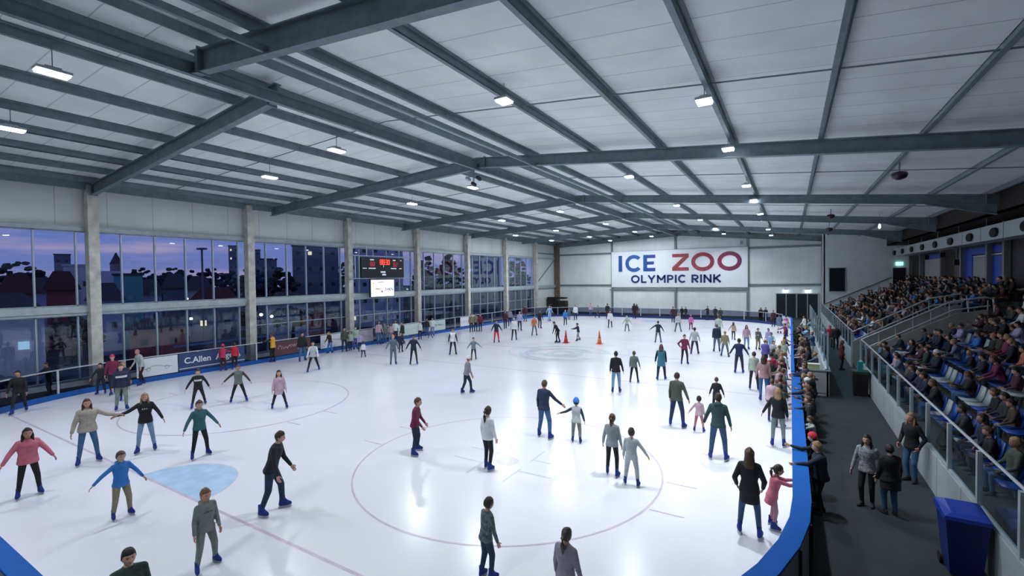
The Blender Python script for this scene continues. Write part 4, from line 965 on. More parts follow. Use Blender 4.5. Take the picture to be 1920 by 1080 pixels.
dict(x=-26.41,y=53.38,h=1.94,hd=-123.7,kid=0,hair='short',hc='brown',top='skyblue',bot='skyblue',R='out',L='out',det=0,lab='person in sky blue at the far left corner of the rink'),
dict(x=-16.95,y=35.91,h=1.89,hd=135.3,feet=[(-0.06,-0.11),(0.06,0.11)],kid=0.1,hair='short',hc='dk',top='black',bot='black',R='low',L='low',lean=30,det=0,lab='skater in black leaning forward beside the red cone'),
dict(x=-15.93,y=37.88,h=1.61,hd=127.8,feet=[(-0.31,0.2),(0.31,-0.2)],kid=0.4,hair='short',hc='dk',top='navy',bot='mauvegrey',R='fwd',L='fwd',lean=8,det=0,lab='child in a navy jacket reaching towards the red cone'),
dict(x=-22.5,y=49.66,h=1.82,hd=-150.6,feet=[(-0.15,-0.29),(0.15,0.29)],kid=0.3,hair='short',hc='dk',top='blue2',bot='navy',R='low',L='low',det=0,lab='child in a blue top behind the red cone'),
dict(x=-24.71,y=55.71,h=1.55,hd=-151.1,kid=0.3,hair='short',hc='dk',top='slate',bot='jeans',R='low',L='low',det=0,lab='child in slate next to the blue top behind the cones'),
dict(x=-23.8,y=55.69,h=1.98,hd=-151.9,feet=[(-0.17,-0.36),(0.17,0.36)],kid=0,hair='short',hc='dk',top='white',bot='navy',R='low',L='low',det=0,lab='person in a white shirt and navy trousers at the far end'),
dict(x=-22.51,y=60.07,h=1.69,hd=-119.5,feet=[(-0.2,0.15),(0.2,-0.15)],kid=0,hair='short',hc='dk',top='slate',bot='navy',R='low',L='low',lean=18,det=0,lab='person in slate leaning by the far boards'),
dict(x=-24.14,y=61.9,h=1.84,hd=-158.7,kid=0.2,hair='short',hc='dk',top='palepink',bot='jeans',R='low',L='low',det=0,lab='person in a pale pink top by the far boards'),
dict(x=-20.7,y=59.07,h=1.98,hd=9.3,kid=0,hair='short',hc='dk',top='black',bot='dkmaroon',R='low',L='low',det=0,lab='person in a black jacket behind the woman in the white coat'),
dict(x=-16.89,y=49.03,h=1.9,hd=-156.0,feet=[(-0.2,-0.27),(0.2,0.27)],kid=0.2,hair='long',hc='dk',top='white',coat=1,bot='black',R='low',L='low',det=0,lab='woman in a white coat and black leggings at the far end'),
dict(x=-14.22,y=46.4,h=1.62,hd=12.0,feet=[(-0.16,-0.27),(0.16,0.27)],kid=0.6,hair='short',hc='palegrey',top='palegreen',bot='slate',R='out',L='out',det=0,lab='small child in pale green skating away in the middle of the rink'),
dict(x=-17.54,y=60.4,h=1.98,hd=6.2,kid=0,hair='long',hc='dk',top='black',coat=1,bot='black',R='low',L='low',det=0,lab='person in a long black coat by the far boards'),
dict(x=-17.64,y=61.9,h=1.81,hd=5.9,kid=0,hair='long',hc='dkbrown',top='dkmaroon',bot='dkmaroon',R='low',L='low',det=0,lab='person in dark maroon at the far boards beside the black coat'),
dict(x=-9.47,y=39.51,h=1.81,hd=11.5,feet=[(-0.21,-0.05),(0.21,0.05)],kid=0.1,hair='short',hc='brown',top='navy',bot='slate',R='out',L='outw',det=0,lab='child in a navy jacket skating away with arms spread in mid rink'),
dict(x=-11.99,y=57.34,h=1.87,hd=-158.2,kid=0,hair='short',hc='dk',top='dkmaroon',bot='navy',R='low',L='low',det=0,lab='person in a plum jacket below the large wall sign'),
dict(x=-9.52,y=47.8,h=1.87,hd=9.3,feet=[(-0.27,-0.07),(0.27,0.07)],kid=0.2,hair='short',hc='blond',top='palegrey',bot='slate',R='low',L='low',det=0,lab='child in a pale grey top striding below the wall sign'),
dict(x=-11.86,y=61.9,h=1.62,hd=-159.2,kid=0,hair='short',hc='dk',top='black',bot='black',R='low',L='low',det=0,lab='person in black at the far boards left of the pair'),
dict(x=-11.34,y=61.9,h=1.62,hd=160.4,kid=0,hair='short',hc='dk',top='dkcoat',bot='black',R='low',L='low',lean=12,det=0,lab='person in a charcoal coat leaning on the far boards'),
dict(x=-8.76,y=61.69,h=1.74,hd=148.1,kid=0,hair='short',hc='dk',top='black',bot='navy',R='fwd',L='fwd',det=0,lab='person in black reaching to the left at the far boards'),
dict(x=-7.93,y=61.9,h=1.69,hd=-167.7,kid=0,hair='short',hc='dk',top='dkcoat',bot='dkcoat',R='low',L='low',det=0,lab='tall person in charcoal at the far right boards'),
dict(x=-7.21,y=60.85,h=1.62,hd=-168.2,kid=0,hair='short',hc='dk',top='darkgreen',bot='black',R='low',L='low',det=0,lab='person in dark green beside the tall charcoal figure'),
dict(x=-8.78,y=50.45,h=1.59,hd=4.9,feet=[(-0.1,-0.29),(0.1,0.29)],kid=0.4,hair='beanie',hatc='magenta',hc='dk',top='magenta',bot='maroon',R='low',L='low',det=0,lab='child in a magenta jacket and hat skating away'),
dict(x=-5.51,y=44.99,h=1.98,hd=2.0,feet=[(-0.11,-0.25),(0.11,0.25)],kid=0,hair='short',hc='brown',top='palegreen',bot='slate',R='low',L='low',det=0,lab='person in a pale green hoodie behind the navy jacket'),
dict(x=-5.82,y=34.86,h=1.9,hd=7.5,feet=[(-0.22,-0.2),(0.22,0.2)],kid=0,hair='short',hc='dk',top='palegrey',bot='navyjeans',R='outd',L='outd',det=0,lab='person in a pale grey jumper and navy jeans skating away'),
dict(x=-5.73,y=30.69,h=1.85,hd=-154.4,feet=[(-0.18,-0.0),(0.18,0.0)],kid=0.1,hair='short',hc='dkbrown',top='maroon',bot='black',R='hip',L='low',det=0,lab='skater in a maroon vest with a hand on the hip'),
dict(x=-4.6,y=36.65,h=1.98,hd=5.2,feet=[(-0.18,-0.07),(0.18,0.07)],kid=0,hair='short',hc='slate',top='navy',bot='slate',R='low',L='low',det=0,puffy=1,lab='broad man in a navy jacket skating away'),
dict(x=-3.84,y=34.73,h=1.75,hd=4.3,feet=[(-0.22,0.14),(0.22,-0.14)],kid=0,hair='short',hc='blond',top='khaki',bot='slate',R='low',L='low',det=0,lab='person in a khaki checked shirt and grey trousers skating away'),
dict(x=-4.19,y=43.86,h=1.53,hd=-4.5,kid=0.1,hair='long',hc='dkbrown',top='tan',bot='black',R='low',L='out',det=0,lab='woman in a tan top with dark hair skating away'),
dict(x=-2.82,y=38.78,h=1.81,hd=-165.8,feet=[(-0.16,-0.16),(0.16,0.16)],kid=0,hair='long',hc='dk',top='palepink',bot='lightjeans',R='low',L='low',det=0,lab='woman in a pale pink top and pale jeans looking at her hands'),
dict(x=-2.5,y=29.23,h=1.94,hd=2.9,feet=[(-0.19,-0.09),(0.19,0.09)],kid=0,hair='short',hc='dk',top='navy2',bot='navy',R='out',L='out',det=1,lab='man in a navy tracksuit skating away with arms wide'),
dict(x=-7.19,y=21.68,h=1.95,hd=16.3,feet=[(-0.16,-0.09),(0.16,0.09)],kid=0,hair='short',hc='dk',top='black',bot='lightjeans',R='low',L='low',det=1,waist='navy',lab='man in a black jumper and pale jeans skating away in the middle'),
dict(x=-7.03,y=24.13,h=1.65,hd=14.2,feet=[(-0.19,-0.05),(0.19,0.05)],kid=0.2,hair='short',hc='brown',top='greygreen',bot='black',R='outd',L='low',det=1,lab='child in an olive tee striding beside the man in pale jeans'),
dict(x=-5.95,y=25.48,h=1.88,hd=11.1,feet=[(-0.19,-0.12),(0.19,0.12)],kid=0.1,hair='long',hc='brown',top='tealblue',coat=1,bot='navy',R='low',L='low',sleeve='black',det=1,lab='girl with long hair in a teal blue coat skating away'),
dict(x=-7.34,y=14.35,h=1.98,hd=-2.9,feet=[(-0.24,0.04),(0.24,-0.04)],kid=0,hair='short',hc='brown',top='navy3',bot='jeans',R='holdfwd',L='low',det=2,lab='man in a navy zip top and jeans holding the hand of a small child'),
dict(x=-6.19,y=14.47,h=1.51,hd=18.2,feet=[(-0.13,0.05),(0.13,-0.05)],kid=0.95,hair='helmet',hatc='blue2',hc='dk',top='palegrey',sleeve='navy3',bot='grey',R='outd',L='holdout2',det=2,lab='small child in a blue helmet and grey vest held by the hand'),
dict(x=-7.58,y=11.18,h=1.82,hd=-5.8,feet=[(-0.12,0.06),(0.12,-0.06)],kid=0.35,sex='f',hair='longtail',hc='dkbrown',top='white',bot='black',R='low',L='low',det=2,lab='girl with a long ponytail in a white jumper and black leggings'),
dict(x=-4.86,y=7.07,h=1.5,hd=-25.5,kid=0.45,hair='short',hc='dkbrown',top='camo',bot='navyjeans',R='low',L='low',lean=6,det=2,lab='boy in a grey camouflage hoodie at the bottom centre'),
dict(x=-3.03,y=6.61,h=1.62,hd=-5.4,kid=0.1,sex='f',hair='longtail',hc='greybrown',top='mauvegrey',bot='black',R='low',L='low',det=2,lab='girl with a plaited ponytail and grey jumper at the bottom edge'),
dict(x=-4.29,y=12.53,h=1.72,hd=3.9,feet=[(-0.15,0.06),(0.15,-0.06)],kid=0.35,sex='f',hair='pony',hc='brown',top='midgrey',bot='black',R='low',L='low',det=2,lab='girl with a ponytail in a grey jumper beside the boy in pale grey'),
dict(x=-3.64,y=12.19,h=1.54,hd=8.6,feet=[(-0.17,0.04),(0.17,-0.04)],kid=0.6,hair='short',hc='dkbrown',top='palegrey2',bot='palegrey2',R='out',L='low',det=2,lab='boy in a pale grey tracksuit with one arm stretched out'),
dict(x=-3.6,y=17.77,h=1.98,hd=-3.5,feet=[(-0.25,0.06),(0.25,-0.06)],kid=0,hair='short',hc='dkbrown',top='olive',bot='navyjeans',R='outd',L='low',det=2,lab='man in an olive jacket and dark jeans holding hands with a toddler'),
dict(x=-2.8,y=17.59,h=1.3,hd=4.1,feet=[(-0.15,-0.01),(0.15,0.01)],kid=1,sex='f',hair='short',hc='dk',top='palepink',bot='rose',R='low',L='out',det=2,lab='toddler in a pale pink jacket and rose trousers'),
dict(x=-2.56,y=20.28,h=1.46,hd=5.2,feet=[(-0.13,-0.01),(0.13,0.01)],kid=0.2,sex='f',hair='short',hc='brown',top='black',bot='black',R='outd',L='outd',det=1,lab='person in black half hidden ahead of the man in the dark green jacket'),
dict(x=-1.87,y=15.16,h=1.98,hd=2.0,feet=[(-0.21,-0.01),(0.21,0.01)],kid=0,hair='short',hc='dkbrown',top='darkgreen2',bot='navyjeans2',R='outd',L='outd',hood=1,det=2,lab='man in a dark green hooded jacket and jeans skating away'),
dict(x=-0.75,y=11.04,h=1.85,hd=1.9,feet=[(-0.19,0.05),(0.19,-0.05)],kid=0.05,sex='f',hair='longback',hc='brown',top='black',coat=1,bot='navyjeans2',R='pocket',L='pocket',det=2,lab='woman with long brown hair in a black coat standing near the child in pink'),
dict(x=-0.34,y=11.66,h=1.42,hd=-73.3,feet=[(-0.14,0.01),(0.14,-0.01)],kid=0.8,sex='f',hair='pony',hc='dkbrown',top='pink',coat=1,bot='rose2',R='boardup',L='boardup',lean=12,det=2,lab='little girl in a pink coat holding the top of the blue boards'),
dict(x=-0.34,y=17.27,h=1.87,hd=-0.9,feet=[(-0.16,-0.04),(0.16,0.04)],kid=0,sex='f',hair='long',hc='blond',top='black',bot='slategrey',R='low',L='out',det=2,lab='woman in a black jumper and grey jeans reaching out beside the boards'),
dict(x=-1.52,y=25.4,h=1.81,hd=1.4,feet=[(-0.17,-0.03),(0.17,0.03)],kid=0.1,sex='f',hair='short',hc='dkbrown',top='palegreen',bot='dkjeans',R='low',L='low',det=1,lab='woman in a pale striped top and black jeans skating away near the crowd'),
dict(x=-1.01,y=23.28,h=1.98,hd=0.5,feet=[(-0.12,-0.06),(0.12,0.06)],kid=0,sex='f',hair='long',hc='dkbrown',top='salmon',bot='jeans',R='low',L='low',det=1,lab='woman in a salmon jumper and blue jeans skating away near the crowd'),
dict(x=-0.81,y=25.76,h=1.78,hd=-8.8,feet=[(-0.06,-0.11),(0.06,0.11)],kid=0.1,hair='short',hc='dk',top='redpink',bot='dkmaroon',R='low',L='low',det=0,lab='person in a raspberry jacket beside the salmon jumper'),
dict(x=0.6,y=13.83,h=1.62,hd=82.5,kid=0.1,hair='beanie',hatc='red',hc='dk',top='black',bot='black',R='fwdlow',L='boardup',shoe=1,det=2,lean=10,lab='person in a red beanie leaning on the blue boards'),
dict(x=0.62,y=12.92,h=1.68,hd=97.2,kid=0,sex='f',hair='short2',hc='blond',top='navyblk',bot='black',R='fwdlow',L='fwd',shoe=1,det=2,lean=6,puffy=1,lab='blond woman in a navy puffer beside the red beanie at the boards'),
dict(x=1.59,y=13.88,h=1.73,hd=158.5,feet=[(-0.09,-0.05),(0.09,0.05)],kid=0,sex='f',hair='long',hc='dk',top='plaid',bot='black',R='low',L='pocket',shoe=1,det=2,lab='woman in a grey plaid shirt and black trousers on the dark walkway'),
dict(x=1.99,y=13.64,h=1.62,hd=22.1,feet=[(-0.09,0.03),(0.09,-0.03)],kid=0,sex='m',hair='short2',hc='dk',top='black',coat=1,bot='navyjeans2',R='low',L='low',shoe=1,det=2,puffy=1,lab='person in a black coat talking to the woman in plaid'),
dict(x=2.8,y=16.1,h=1.85,hd=135.1,feet=[(-0.09,-0.0),(0.09,0.0)],kid=0,sex='f',hair='long',hc='blond',top='black',bot='jeans',R='pocket',L='pocket',shoe=1,det=2,lab='blond woman in a black jacket and ripped jeans by the stand wall'),
dict(x=0.6,y=16.73,h=1.3,hd=107.9,kid=0.6,hair='short2',hc='brown',top='palegrey',bot='black',R='boardup',L='boardup',shoe=1,det=1,lean=8,lab='child in a pale top peering over the boards behind the red beanie'),
dict(x=0.6,y=19.6,h=1.8,hd=93.3,kid=0,hair='short',hc='dk',top='black',coat=1,bot='black',R='board',L='low',shoe=1,det=1,puffy=1,lab='tall person in a long black coat leaning on the boards'),
dict(x=2.55,y=32.96,h=1.72,hd=-85.4,kid=0,sex='f',hair='long',hc='brown',top='dkred',coat=1,bot='black',R='low',L='low',shoe=1,det=1,lab='woman in a dark red coat with brown hair by the stair entrance'),
dict(x=2.88,y=41.78,h=1.8,hd=-173.9,kid=0,hair='short',hc='dk',top='dkcoat',bot='black',R='low',L='low',shoe=1,det=1,puffy=1,lab='person in a charcoal coat on the walkway beyond the glass enclosure'),
dict(x=2.59,y=42.9,h=1.68,hd=-163.5,kid=0,sex='f',hair='short2',hc='pinkish',top='red',bot='dkmaroon',R='low',L='low',shoe=1,det=1,lab='person in a red jacket walking beside the charcoal coat'),
dict(x=-31.7,y=8.01,h=1.7,hd=-164.2,kid=0,hair='short',hc='dkbrown',top='black',bot='black',R='board',L='board',shoe=1,det=1,lean=10,lab='person in black leaning on the outside of the left boards'),
]
CROWD=[
(-2.95,61.08,1.75,-167.3,'dkcoat','navy'),
(-2.46,61.27,1.75,-177.7,'black','navy'),
(-1.56,56.98,1.75,-178.4,'dkmaroon','black'),
(-0.89,50.47,1.8,-4.0,'slate','white'),
(-0.4,50.67,1.7,-29.5,'magenta','slate'),
(-0.34,48.36,1.65,-9.6,'palepink','black'),
(-0.34,43.61,1.6,120.4,'maroon','black'),
(0.6,40.55,1.7,99.2,'dkbrown','navy'),
(0.56,40.01,1.75,99.1,'dkcoat','black'),
(1.14,50.64,1.75,118.7,'white','navy'),
(1.39,46.57,1.8,108.3,'greyteal','navy'),
(1.78,47.89,1.75,87.9,'slate','jeans'),
(2.1,43.99,1.7,97.3,'dkbrown','black'),
(-1.13,36.42,1.6,-168.2,'skyblue','white'),
(-1.4,39.71,1.55,152.0,'lavender','slate'),
(-2.07,38.91,1.6,-147.0,'greygreen','khaki'),
(-1.29,31.15,1.72,0.4,'violet','black'),
(-0.34,31.94,1.7,-9.3,'palegreen','slate'),
(-0.34,35.57,1.6,-59.5,'tan','dkbrown'),
(0.6,31.92,1.65,58.9,'mauvegrey','black'),
(0.6,33.78,1.7,89.0,'olive','black'),
(1.08,40.05,1.78,108.6,'skyblue','navy'),
(1.27,36.32,1.8,88.0,'jeans','palegrey'),
(1.69,37.4,1.85,82.4,'tealblue','jeans'),
(-0.78,28.41,1.6,-28.4,'darkgreen','black'),
(-0.56,29.65,1.65,-18.9,'khaki','slate'),
(-0.34,27.91,1.55,-49.3,'white','dkbrown'),
(0.61,28.7,1.65,78.8,'palegrey','black'),
(0.6,26.53,1.7,78.7,'black','black'),
(-0.38,25.47,1.65,-9.1,'maroon','black'),
(-0.34,24.41,1.55,-9.2,'palegrey','navy'),
(-0.34,24.96,1.6,90.8,'dkcoat','black'),
(0.6,24.34,1.72,78.6,'khaki','black'),
(-0.34,21.3,1.6,-14.1,'dkred','slate'),
(-0.34,20.56,1.6,-4.0,'olive','navy'),
(0.56,21.14,1.5,58.4,'violet','jeans'),
(0.65,20.64,1.7,83.3,'olive','black'),
(-0.39,23.21,1.5,-9.1,'palepink','black'),
(-0.34,22.41,1.62,-59.1,'greygreen','black'),
(0.59,28.15,1.7,83.8,'navy','black'),
(0.87,29.16,1.75,98.3,'navy','lavender'),
(1.13,28.36,1.6,77.7,'slate','palegrey'),
(0.6,19.09,1.72,83.2,'black','black'),
(0.6,17.74,1.66,88.1,'dkcoat','black'),
(0.78,21.63,1.75,78.1,'black','navy'),
(0.64,23.82,1.7,93.5,'navy','black'),
(0.6,18.58,1.6,98.2,'olive','black'),
(-0.6,20.11,1.6,-8.8,'palepink','dkbrown'),
(-0.34,19.49,1.55,-19.0,'olive','black'),
(-0.86,24.97,1.62,-8.4,'darkgreen','black'),
(-0.34,27.4,1.6,80.7,'mauvegrey','black'),
(-0.34,33.87,1.65,-29.4,'dkbrown','black'),
(-0.86,31.95,1.6,-158.7,'palegrey','navy'),
(0.58,20.13,1.65,88.3,'tan','black'),
(0.57,22.11,1.6,83.4,'dkcoat','black'),
(0.6,29.92,1.6,68.9,'palepink','navy'),
(-0.34,23.77,1.6,100.8,'khaki','navy'),
(0.69,36.01,1.7,108.9,'salmon','black'),
(0.95,34.44,1.65,98.4,'black','navy'),
]

# ============================================================ PEOPLE
CL = dict(pink=(.52, .14, .20), beige=(.36, .32, .28), black=(.012, .013, .017), black2=(.018, .022, .028), jeans=(.045, .12, .25), lightjeans=(.17, .28, .42), blue=(.03, .17, .50), khaki=(.22, .19, .13),
          grey=(.17, .20, .19), darkgreen=(.03, .05, .045), teal=(.035, .12, .14), greygreen=(.13, .16, .15), dkbrown=(.05, .035, .028), palepink=(.48, .33, .40), navyjeans=(.018, .035, .08), maroon=(.15, .02, .06),
          navy=(.015, .022, .055), navy2=(.012, .02, .07), navy3=(.02, .035, .075), dkcoat=(.022, .026, .032), redpink=(.50, .04, .11), red=(.55, .03, .05), dkmaroon=(.06, .02, .035), yellow=(.65, .36, .04), palegrey=(.42, .45, .47), palegrey2=(.40, .44, .46),
          white=(.70, .72, .74), olive=(.06, .075, .06), palegreen=(.36, .44, .38), violet=(.10, .08, .32), lavender=(.36, .33, .55), slate=(.10, .14, .20), orange=(.50, .17, .09), skyblue=(.25, .42, .62), mauvegrey=(.25, .23, .28),
          greyteal=(.15, .22, .23), blue2=(.03, .18, .55), magenta=(.50, .14, .35), tan=(.34, .26, .18), tealblue=(.04, .17, .26), camo=(.10, .125, .14), midgrey=(.28, .31, .33), rose=(.40, .12, .17), rose2=(.38, .18, .24), darkgreen2=(.025, .06, .065),
          navyjeans2=(.03, .075, .15), slategrey=(.16, .21, .24), dkjeans=(.02, .025, .035), salmon=(.38, .22, .23), plaid=(.26, .28, .31), navyblk=(.012, .018, .035), dkred=(.10, .015, .025), skate=(.012, .03, .20), skated=(.012, .018, .05))
HC = dict(dk=(.012, .009, .010), dkbrown=(.03, .018, .012), brown=(.075, .042, .024), red=(.07, .02, .015), blond=(.28, .18, .09), ginger=(.16, .07, .035), dkred=(.12, .02, .02), pinkish=(.35, .16, .18), palegrey=(.4, .4, .4), greybrown=(.07, .058, .05), violet=(.2, .17, .35), slate=(.08, .09, .1))
SKIN = [mat('skin_%d' % k, c, .55, 0, .08, 12) for k, c in enumerate(((.50, .27, .20), (.42, .22, .16), (.55, .33, .25), (.30, .16, .11)))]
def cloth(n):
    if n == 'plaid': return mat('cloth_plaid', CL[n], .85, 0, .55, 22, .3, 30)
    if n == 'camo': return mat('cloth_camo', CL[n], .85, 0, .6, 20, .3, 30)
    return mat('cloth_' + n, CL[n], .85, 0, .14, 7, .5, 22)
def hairm(n): return mat('hair_' + n, HC[n], .5, 0, .3, 40, .6, 60)
BLADE = mat('skate_blade', (.6, .63, .66), .25, .8)
HOLDER = mat('blade_holder', (.45, .47, .5), .5)
EYEM = mat('eye_dark', (.02, .018, .02), .2)
LIPM = mat('lip', (.30, .09, .08), .5)
JOBS = []

ARM = dict(out=(34, 6, 29, 14), outd=(20, 6, 15, 14), outw=(54, 4, 50, 12), outb=(30, -12, 24, 20), low=(13, 4, 8, 16), side=(10, 0, 6, 10), fwdlow=(10, 12, 2, 36), fwd=(14, 56, 4, 82), board=(16, 56, 2, 80), boardup=(14, 72, 2, 98),
           holdout=(58, 10, 74, 10), holdout2=(60, 8, 76, 4), holdfwd=(34, 26, 50, 20), pocket=(24, -12, -8, 38), hip=(40, -14, -35, 10), lap=(12, 18, -22, 62), phone=(14, 28, -12, 105), cross=(12, 22, -55, 72))
def adir(side, o, f):
    o, f = math.radians(o), math.radians(f)
    return V((side * math.sin(o) * math.cos(f), math.sin(f), -math.cos(o) * math.cos(f)))
def hand(g, w, d, side, L):
    """palm, four unequal curled fingers and a thumb"""
    d = d.normalized(); n = V((-side, 0.15, 0)); n = (n - d * n.dot(d))
    if n.length < .2: n = V((0, 0, -1)) - d * d.z * -1
    n.normalize(); wv = d.cross(n) * (-side)          # towards the thumb
    wv.normalize()
    if wv.y < 0: wv = -wv
    pl = .48 * L
    def er(c, a, b): return [c + wv * a * math.cos(2 * PI * k / 8) + n * b * math.sin(2 * PI * k / 8) for k in range(8)]
    g.loft([er(w - d * .02, .15 * L, .10 * L), er(w + d * pl * .35, .20 * L, .10 * L), er(w + d * pl * .8, .23 * L, .085 * L), er(w + d * pl, .20 * L, .06 * L)])
    for k, (o, fl) in enumerate(((.165, .42), (.055, .47), (-.055, .44), (-.16, .34))):
        p = w + d * pl * .95 + wv * o * L; a = d + n * .25; b = d + n * (.8 + .1 * k)
        a.normalize(); b.normalize()
        p1 = p + a * fl * L * .55; p2 = p1 + b * fl * L * .45
        g.tube([p, p1, p2], [.055 * L, .05 * L, .035 * L], 6)
    p = w + d * pl * .3 + wv * .17 * L
    a = (d * .6 + wv * .75 + n * .2).normalized(); b = (d + wv * .2 + n * .35).normalized()
    g.tube([p, p + a * .22 * L, p + a * .22 * L + b * .2 * L], [.075 * L, .06 * L, .04 * L], 6)

def headpts(c, hh, fw, rg, up, nu, nv, fn):
    rings = []
    for i in range(1, nv):
        t = PI * i / nv
        r = []
        for k in range(nu):
            a = 2 * PI * k / nu
            x, y, z = math.sin(t) * math.cos(a), math.sin(t) * math.sin(a), -math.cos(t)
            px, py_, pz_ = fn(x, y, z)
            r.append(c + rg * (px * hh) + fw * (py_ * hh) + up * (pz_ * hh))
        rings.append(r)
    return rings
def ss(a, b, x):
    t = max(0, min(1, (x - a) / (b - a))); return t * t * (3 - 2 * t)
def ex(v): return math.exp(-v)
def face_fn(x, y, z):
    px, py_, pz_ = .335 * x, .41 * y, .5 * z
    if z < 0:
        t = -z
        px *= 1 - .30 * t ** 1.4
        if y > 0: py_ *= 1 + .06 * t
        else: py_ *= 1 - .42 * t
    if y > 0:
        py_ += .085 * ex((x / .17) ** 2 + ((z + .16) / .20) ** 2)
        py_ -= .035 * ex(((abs(x) - .38) / .17) ** 2 + ((z - .05) / .13) ** 2)
        py_ += .018 * ex((x / .35) ** 2 + ((z + .47) / .09) ** 2)
        py_ += .035 * ex((x / .35) ** 2 + ((z + .88) / .2) ** 2)
        py_ += .018 * ex((abs(x) / .5) ** 2 + ((z - .25) / .1) ** 2)
    return px, py_, pz_
def hair_fn(style, seed):
    rr = random.Random(seed); ph = [rr.uniform(0, 6) for _ in range(4)]
    def fn(x, y, z):
        px, py_, pz_ = face_fn(x, min(y, .9), z) if y < .2 else (.335 * x, .41 * y, .5 * z)
        f = ss(-.35, .75, y)
        line = (-.62 * (1 - f) + .42 * f) if style not in ('beanie', 'helmet') else (-.12 * (1 - f) + .30 * f)
        if style in ('long', 'longtail', 'longback'): line = -.75 * (1 - f) + .50 * f
        m = ss(line - .06, line + .08, z)
        bump = .02 * (math.sin(7 * x + ph[0]) + math.sin(8 * y + ph[1]) + math.sin(9 * z + ph[2]))
        th = dict(short=.10, short2=.14, tied=.08, long=.11, longtail=.09, pony=.09, longback=.12, beanie=.20, helmet=.22).get(style, .1)
        if style in ('beanie', 'helmet'): bump = 0
        k = (.90 + (th + .10 + bump) * m)
        return px * k, py_ * k, pz_ * k
    return fn

def ik(hip, ank, L1, L2, pole):
    d = ank - hip; D = min(d.length, (L1 + L2) * .999); dn = d.normalized()
    ank2 = hip + dn * D
    a = (L1 * L1 - L2 * L2 + D * D) / (2 * D); h = math.sqrt(max(0, L1 * L1 - a * a))
    p = pole - dn * pole.dot(dn); p.normalize()
    return hip + dn * a + p * h, ank2

_boots = {}
def boot_mesh(kind):
    if kind in _boots: return _boots[kind]
    def er(y0, y1, w, z): 
        c = (y0 + y1) / 2; l = (y1 - y0) / 2
        return [(w * math.cos(2 * PI * k / 12), c + l * math.sin(2 * PI * k / 12), z) for k in range(12)]
    g = G()
    if kind == 'shoe':
        g.loft([er(-.08, .19, .045, -.085), er(-.085, .195, .05, -.06), er(-.08, .185, .046, -.035), er(-.075, .10, .042, .0), er(-.06, .05, .042, .04)])
    else:
        g.loft([er(-.085, .195, .048, -.088), er(-.09, .20, .053, -.06), er(-.085, .185, .050, -.03), er(-.075, .11, .050, .01), er(-.07, .06, .047, .07), er(-.072, .058, .049, .12)])
    b = g.mesh(kind, cloth('skate'), True)
    g2 = G(); g2.box((-.012, -.07, -.12), (.012, -.03, -.085)).box((-.012, .10, -.12), (.012, .15, -.085)).box((-.016, -.09, -.125), (.016, .18, -.105))
    g2.m = 1; g2.loft([[(-.003, -.10, -.14), (.003, -.10, -.14), (.003, -.10, -.12), (-.003, -.10, -.12)], [(-.003, -.08, -.15), (.003, -.08, -.15), (.003, -.08, -.12), (-.003, -.08, -.12)], [(-.003, .17, -.15), (.003, .17, -.15), (.003, .17, -.12), (-.003, .17, -.12)], [(-.003, .20, -.135), (.003, .20, -.135), (.003, .20, -.12), (-.003, .20, -.12)]])
    _boots[kind] = (b, g2.mesh('blade', [HOLDER, BLADE]))
    return _boots[kind]

